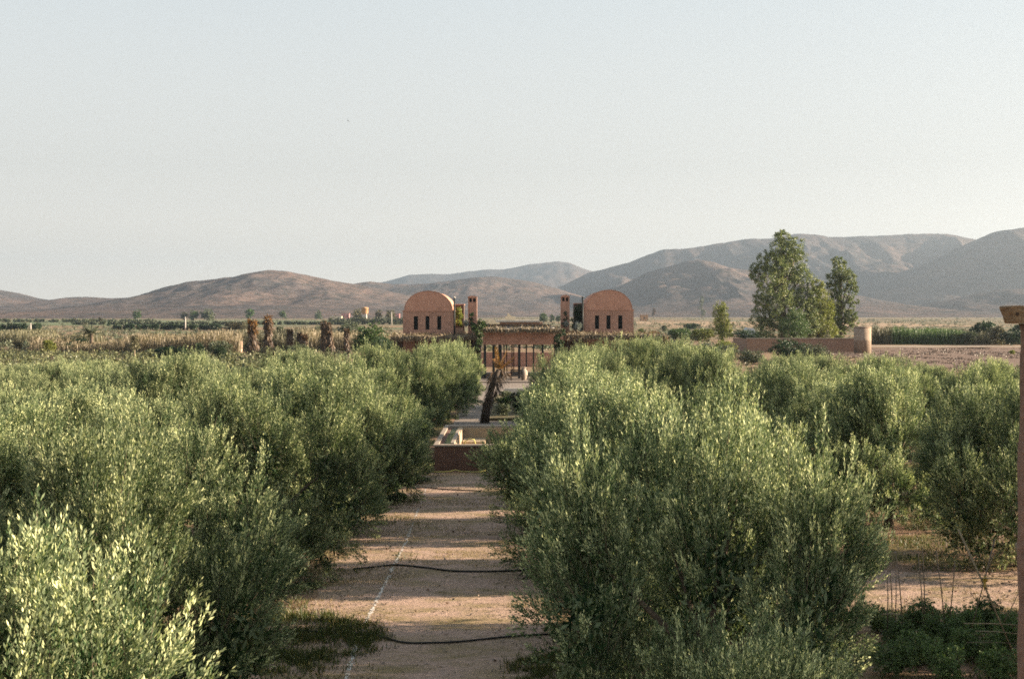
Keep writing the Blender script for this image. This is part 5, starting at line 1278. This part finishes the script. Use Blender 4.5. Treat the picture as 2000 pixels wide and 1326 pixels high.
# ------------------------------------------------------------------ birds
def bird(label, x, y, Y, span, roll):
    t = thing('bird', label, 'bird', tuple(wp(x, y, Y)), 0.5); t.rotation_euler = (0.2, roll, 0.6); t.scale = (span,) * 3
    bm = bmesh.new()
    prof = [(-0.28, 0.012), (-0.2, 0.045), (0, 0.075), (0.14, 0.06), (0.2, 0.045), (0.26, 0.035), (0.3, 0.005)]
    rings = [[bm.verts.new((r * math.cos(2 * math.pi * k / 8), yy, r * math.sin(2 * math.pi * k / 8))) for k in range(8)] for yy, r in prof]
    for a, c in zip(rings, rings[1:]):
        for k in range(8): bm.faces.new((a[k], a[(k + 1) % 8], c[(k + 1) % 8], c[k]))
    bm.faces.new(rings[0]); bm.faces.new(rings[-1])
    for s in (-1, 1):
        W = [(0.03 * s, 0.12, 0.02), (0.25 * s, 0.16, 0.12), (0.55 * s, 0.02, 0.08), (0.25 * s, -0.02, 0.11), (0.03 * s, -0.08, 0.02)]
        up = [bm.verts.new(p) for p in W]; dn = [bm.verts.new((p[0], p[1], p[2] - 0.015)) for p in W]
        bm.faces.new(up); bm.faces.new(dn[::-1])
        for k in range(5): bm.faces.new((up[k], dn[k], dn[(k + 1) % 5], up[(k + 1) % 5]))
    T = [(-0.05, -0.38, 0.0), (0.05, -0.38, 0.0), (0.02, -0.25, 0.0), (-0.02, -0.25, 0.0)]
    up = [bm.verts.new(p) for p in T]; dn = [bm.verts.new((p[0], p[1], p[2] - 0.012)) for p in T]
    bm.faces.new(up); bm.faces.new(dn[::-1])
    for k in range(4): bm.faces.new((up[k], dn[k], dn[(k + 1) % 4], up[(k + 1) % 4]))
    bmesh.ops.recalc_face_normals(bm, faces=bm.faces); me = bpy.data.meshes.new('body'); bm.to_mesh(me); bm.free()
    link('body', me, M['feather'], t)
bird('larger dark bird gliding tilted in the empty sky', 679.5, 236, 150, 0.42, 0.75)
bird('smaller dark bird lower left of the other bird in the sky', 648.5, 265, 190, 0.28, 0.3)

# ------------------------------------------------------------------ haze
HAZE = True
if HAZE:
    b = MB(); b.box(-6100, 6100, -300, 10700, -5, 430)
    m, nt, out = new_mat('haze_air')
    pv = nt.nodes.new('ShaderNodeVolumePrincipled')
    pv.inputs['Color'].default_value = (0.72, 0.85, 1.0, 1)
    pv.inputs['Density'].default_value = 0.00013
    pv.inputs['Anisotropy'].default_value = 0.75
    nt.links.new(pv.outputs[0], out.inputs['Volume'])
    tag(b.build('haze', m), kind='stuff')

# ------------------------------------------------------------------ sky, sun, camera
EL, AZ = math.radians(13.5), math.radians(86.5)     # azimuth from +Y towards +X
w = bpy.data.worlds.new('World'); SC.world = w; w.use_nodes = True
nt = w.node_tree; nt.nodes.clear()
out = nt.nodes.new('ShaderNodeOutputWorld'); bg = nt.nodes.new('ShaderNodeBackground')
sky = nt.nodes.new('ShaderNodeTexSky'); sky.sky_type = 'NISHITA'; sky.sun_disc = False
sky.sun_elevation = EL; sky.sun_rotation = AZ
sky.altitude = 400; sky.air_density = 1.0; sky.dust_density = 2.0; sky.ozone_density = 1.0
hsv = nt.nodes.new('ShaderNodeHueSaturation'); hsv.inputs['Saturation'].default_value = 0.5
nt.links.new(sky.outputs[0], hsv.inputs['Color'])
# the hazy veil that evens out an evening sky, fading towards the zenith
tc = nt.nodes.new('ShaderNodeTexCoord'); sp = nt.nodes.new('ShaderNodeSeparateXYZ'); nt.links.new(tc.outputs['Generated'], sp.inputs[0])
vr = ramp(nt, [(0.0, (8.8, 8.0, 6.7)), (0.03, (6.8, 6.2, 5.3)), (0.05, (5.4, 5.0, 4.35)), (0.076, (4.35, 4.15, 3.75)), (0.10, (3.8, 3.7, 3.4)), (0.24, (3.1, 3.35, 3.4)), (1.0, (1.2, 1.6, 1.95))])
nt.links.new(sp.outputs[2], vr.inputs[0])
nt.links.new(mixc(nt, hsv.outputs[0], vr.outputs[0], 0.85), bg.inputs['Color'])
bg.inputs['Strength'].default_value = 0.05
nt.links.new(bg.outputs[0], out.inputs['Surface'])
sd = bpy.data.lights.new('sun', 'SUN'); sd.energy = 5.0; sd.angle = math.radians(0.5); sd.color = (1.0, 0.82, 0.60); sd.cycles.use_multiple_importance_sampling = False
so = bpy.data.objects.new('sun', sd); COL.objects.link(so)
dv = Vector((math.sin(AZ) * math.cos(EL), math.cos(AZ) * math.cos(EL), math.sin(EL)))
so.rotation_euler = dv.to_track_quat('Z', 'Y').to_euler(); so.location = (30, 0, 40)

cd = bpy.data.cameras.new('camera'); cam = bpy.data.objects.new('camera', cd); COL.objects.link(cam)
cd.sensor_width = 36; cd.lens = F * 36 / 2000; cd.clip_start = 0.1; cd.clip_end = 60000
cd.shift_y = -(663 - HORZ) / 2000
cam.location = (0, 0, CAMH); cam.rotation_euler = (math.radians(90), 0, 0)
SC.camera = cam

SC.view_settings.view_transform = 'Standard'; SC.view_settings.look = 'None'
SC.view_settings.exposure = 2.25; SC.view_settings.gamma = 1.0
c = SC.cycles
c.max_bounces = 6; c.diffuse_bounces = 2; c.glossy_bounces = 2; c.transmission_bounces = 4; c.volume_bounces = 0; c.transparent_max_bounces = 8
c.caustics_reflective = False; c.caustics_refractive = False
c.filter_width = 1.7
c.use_denoising = False
c.sample_clamp_indirect = 0.25
c.sample_clamp_direct = 4.0
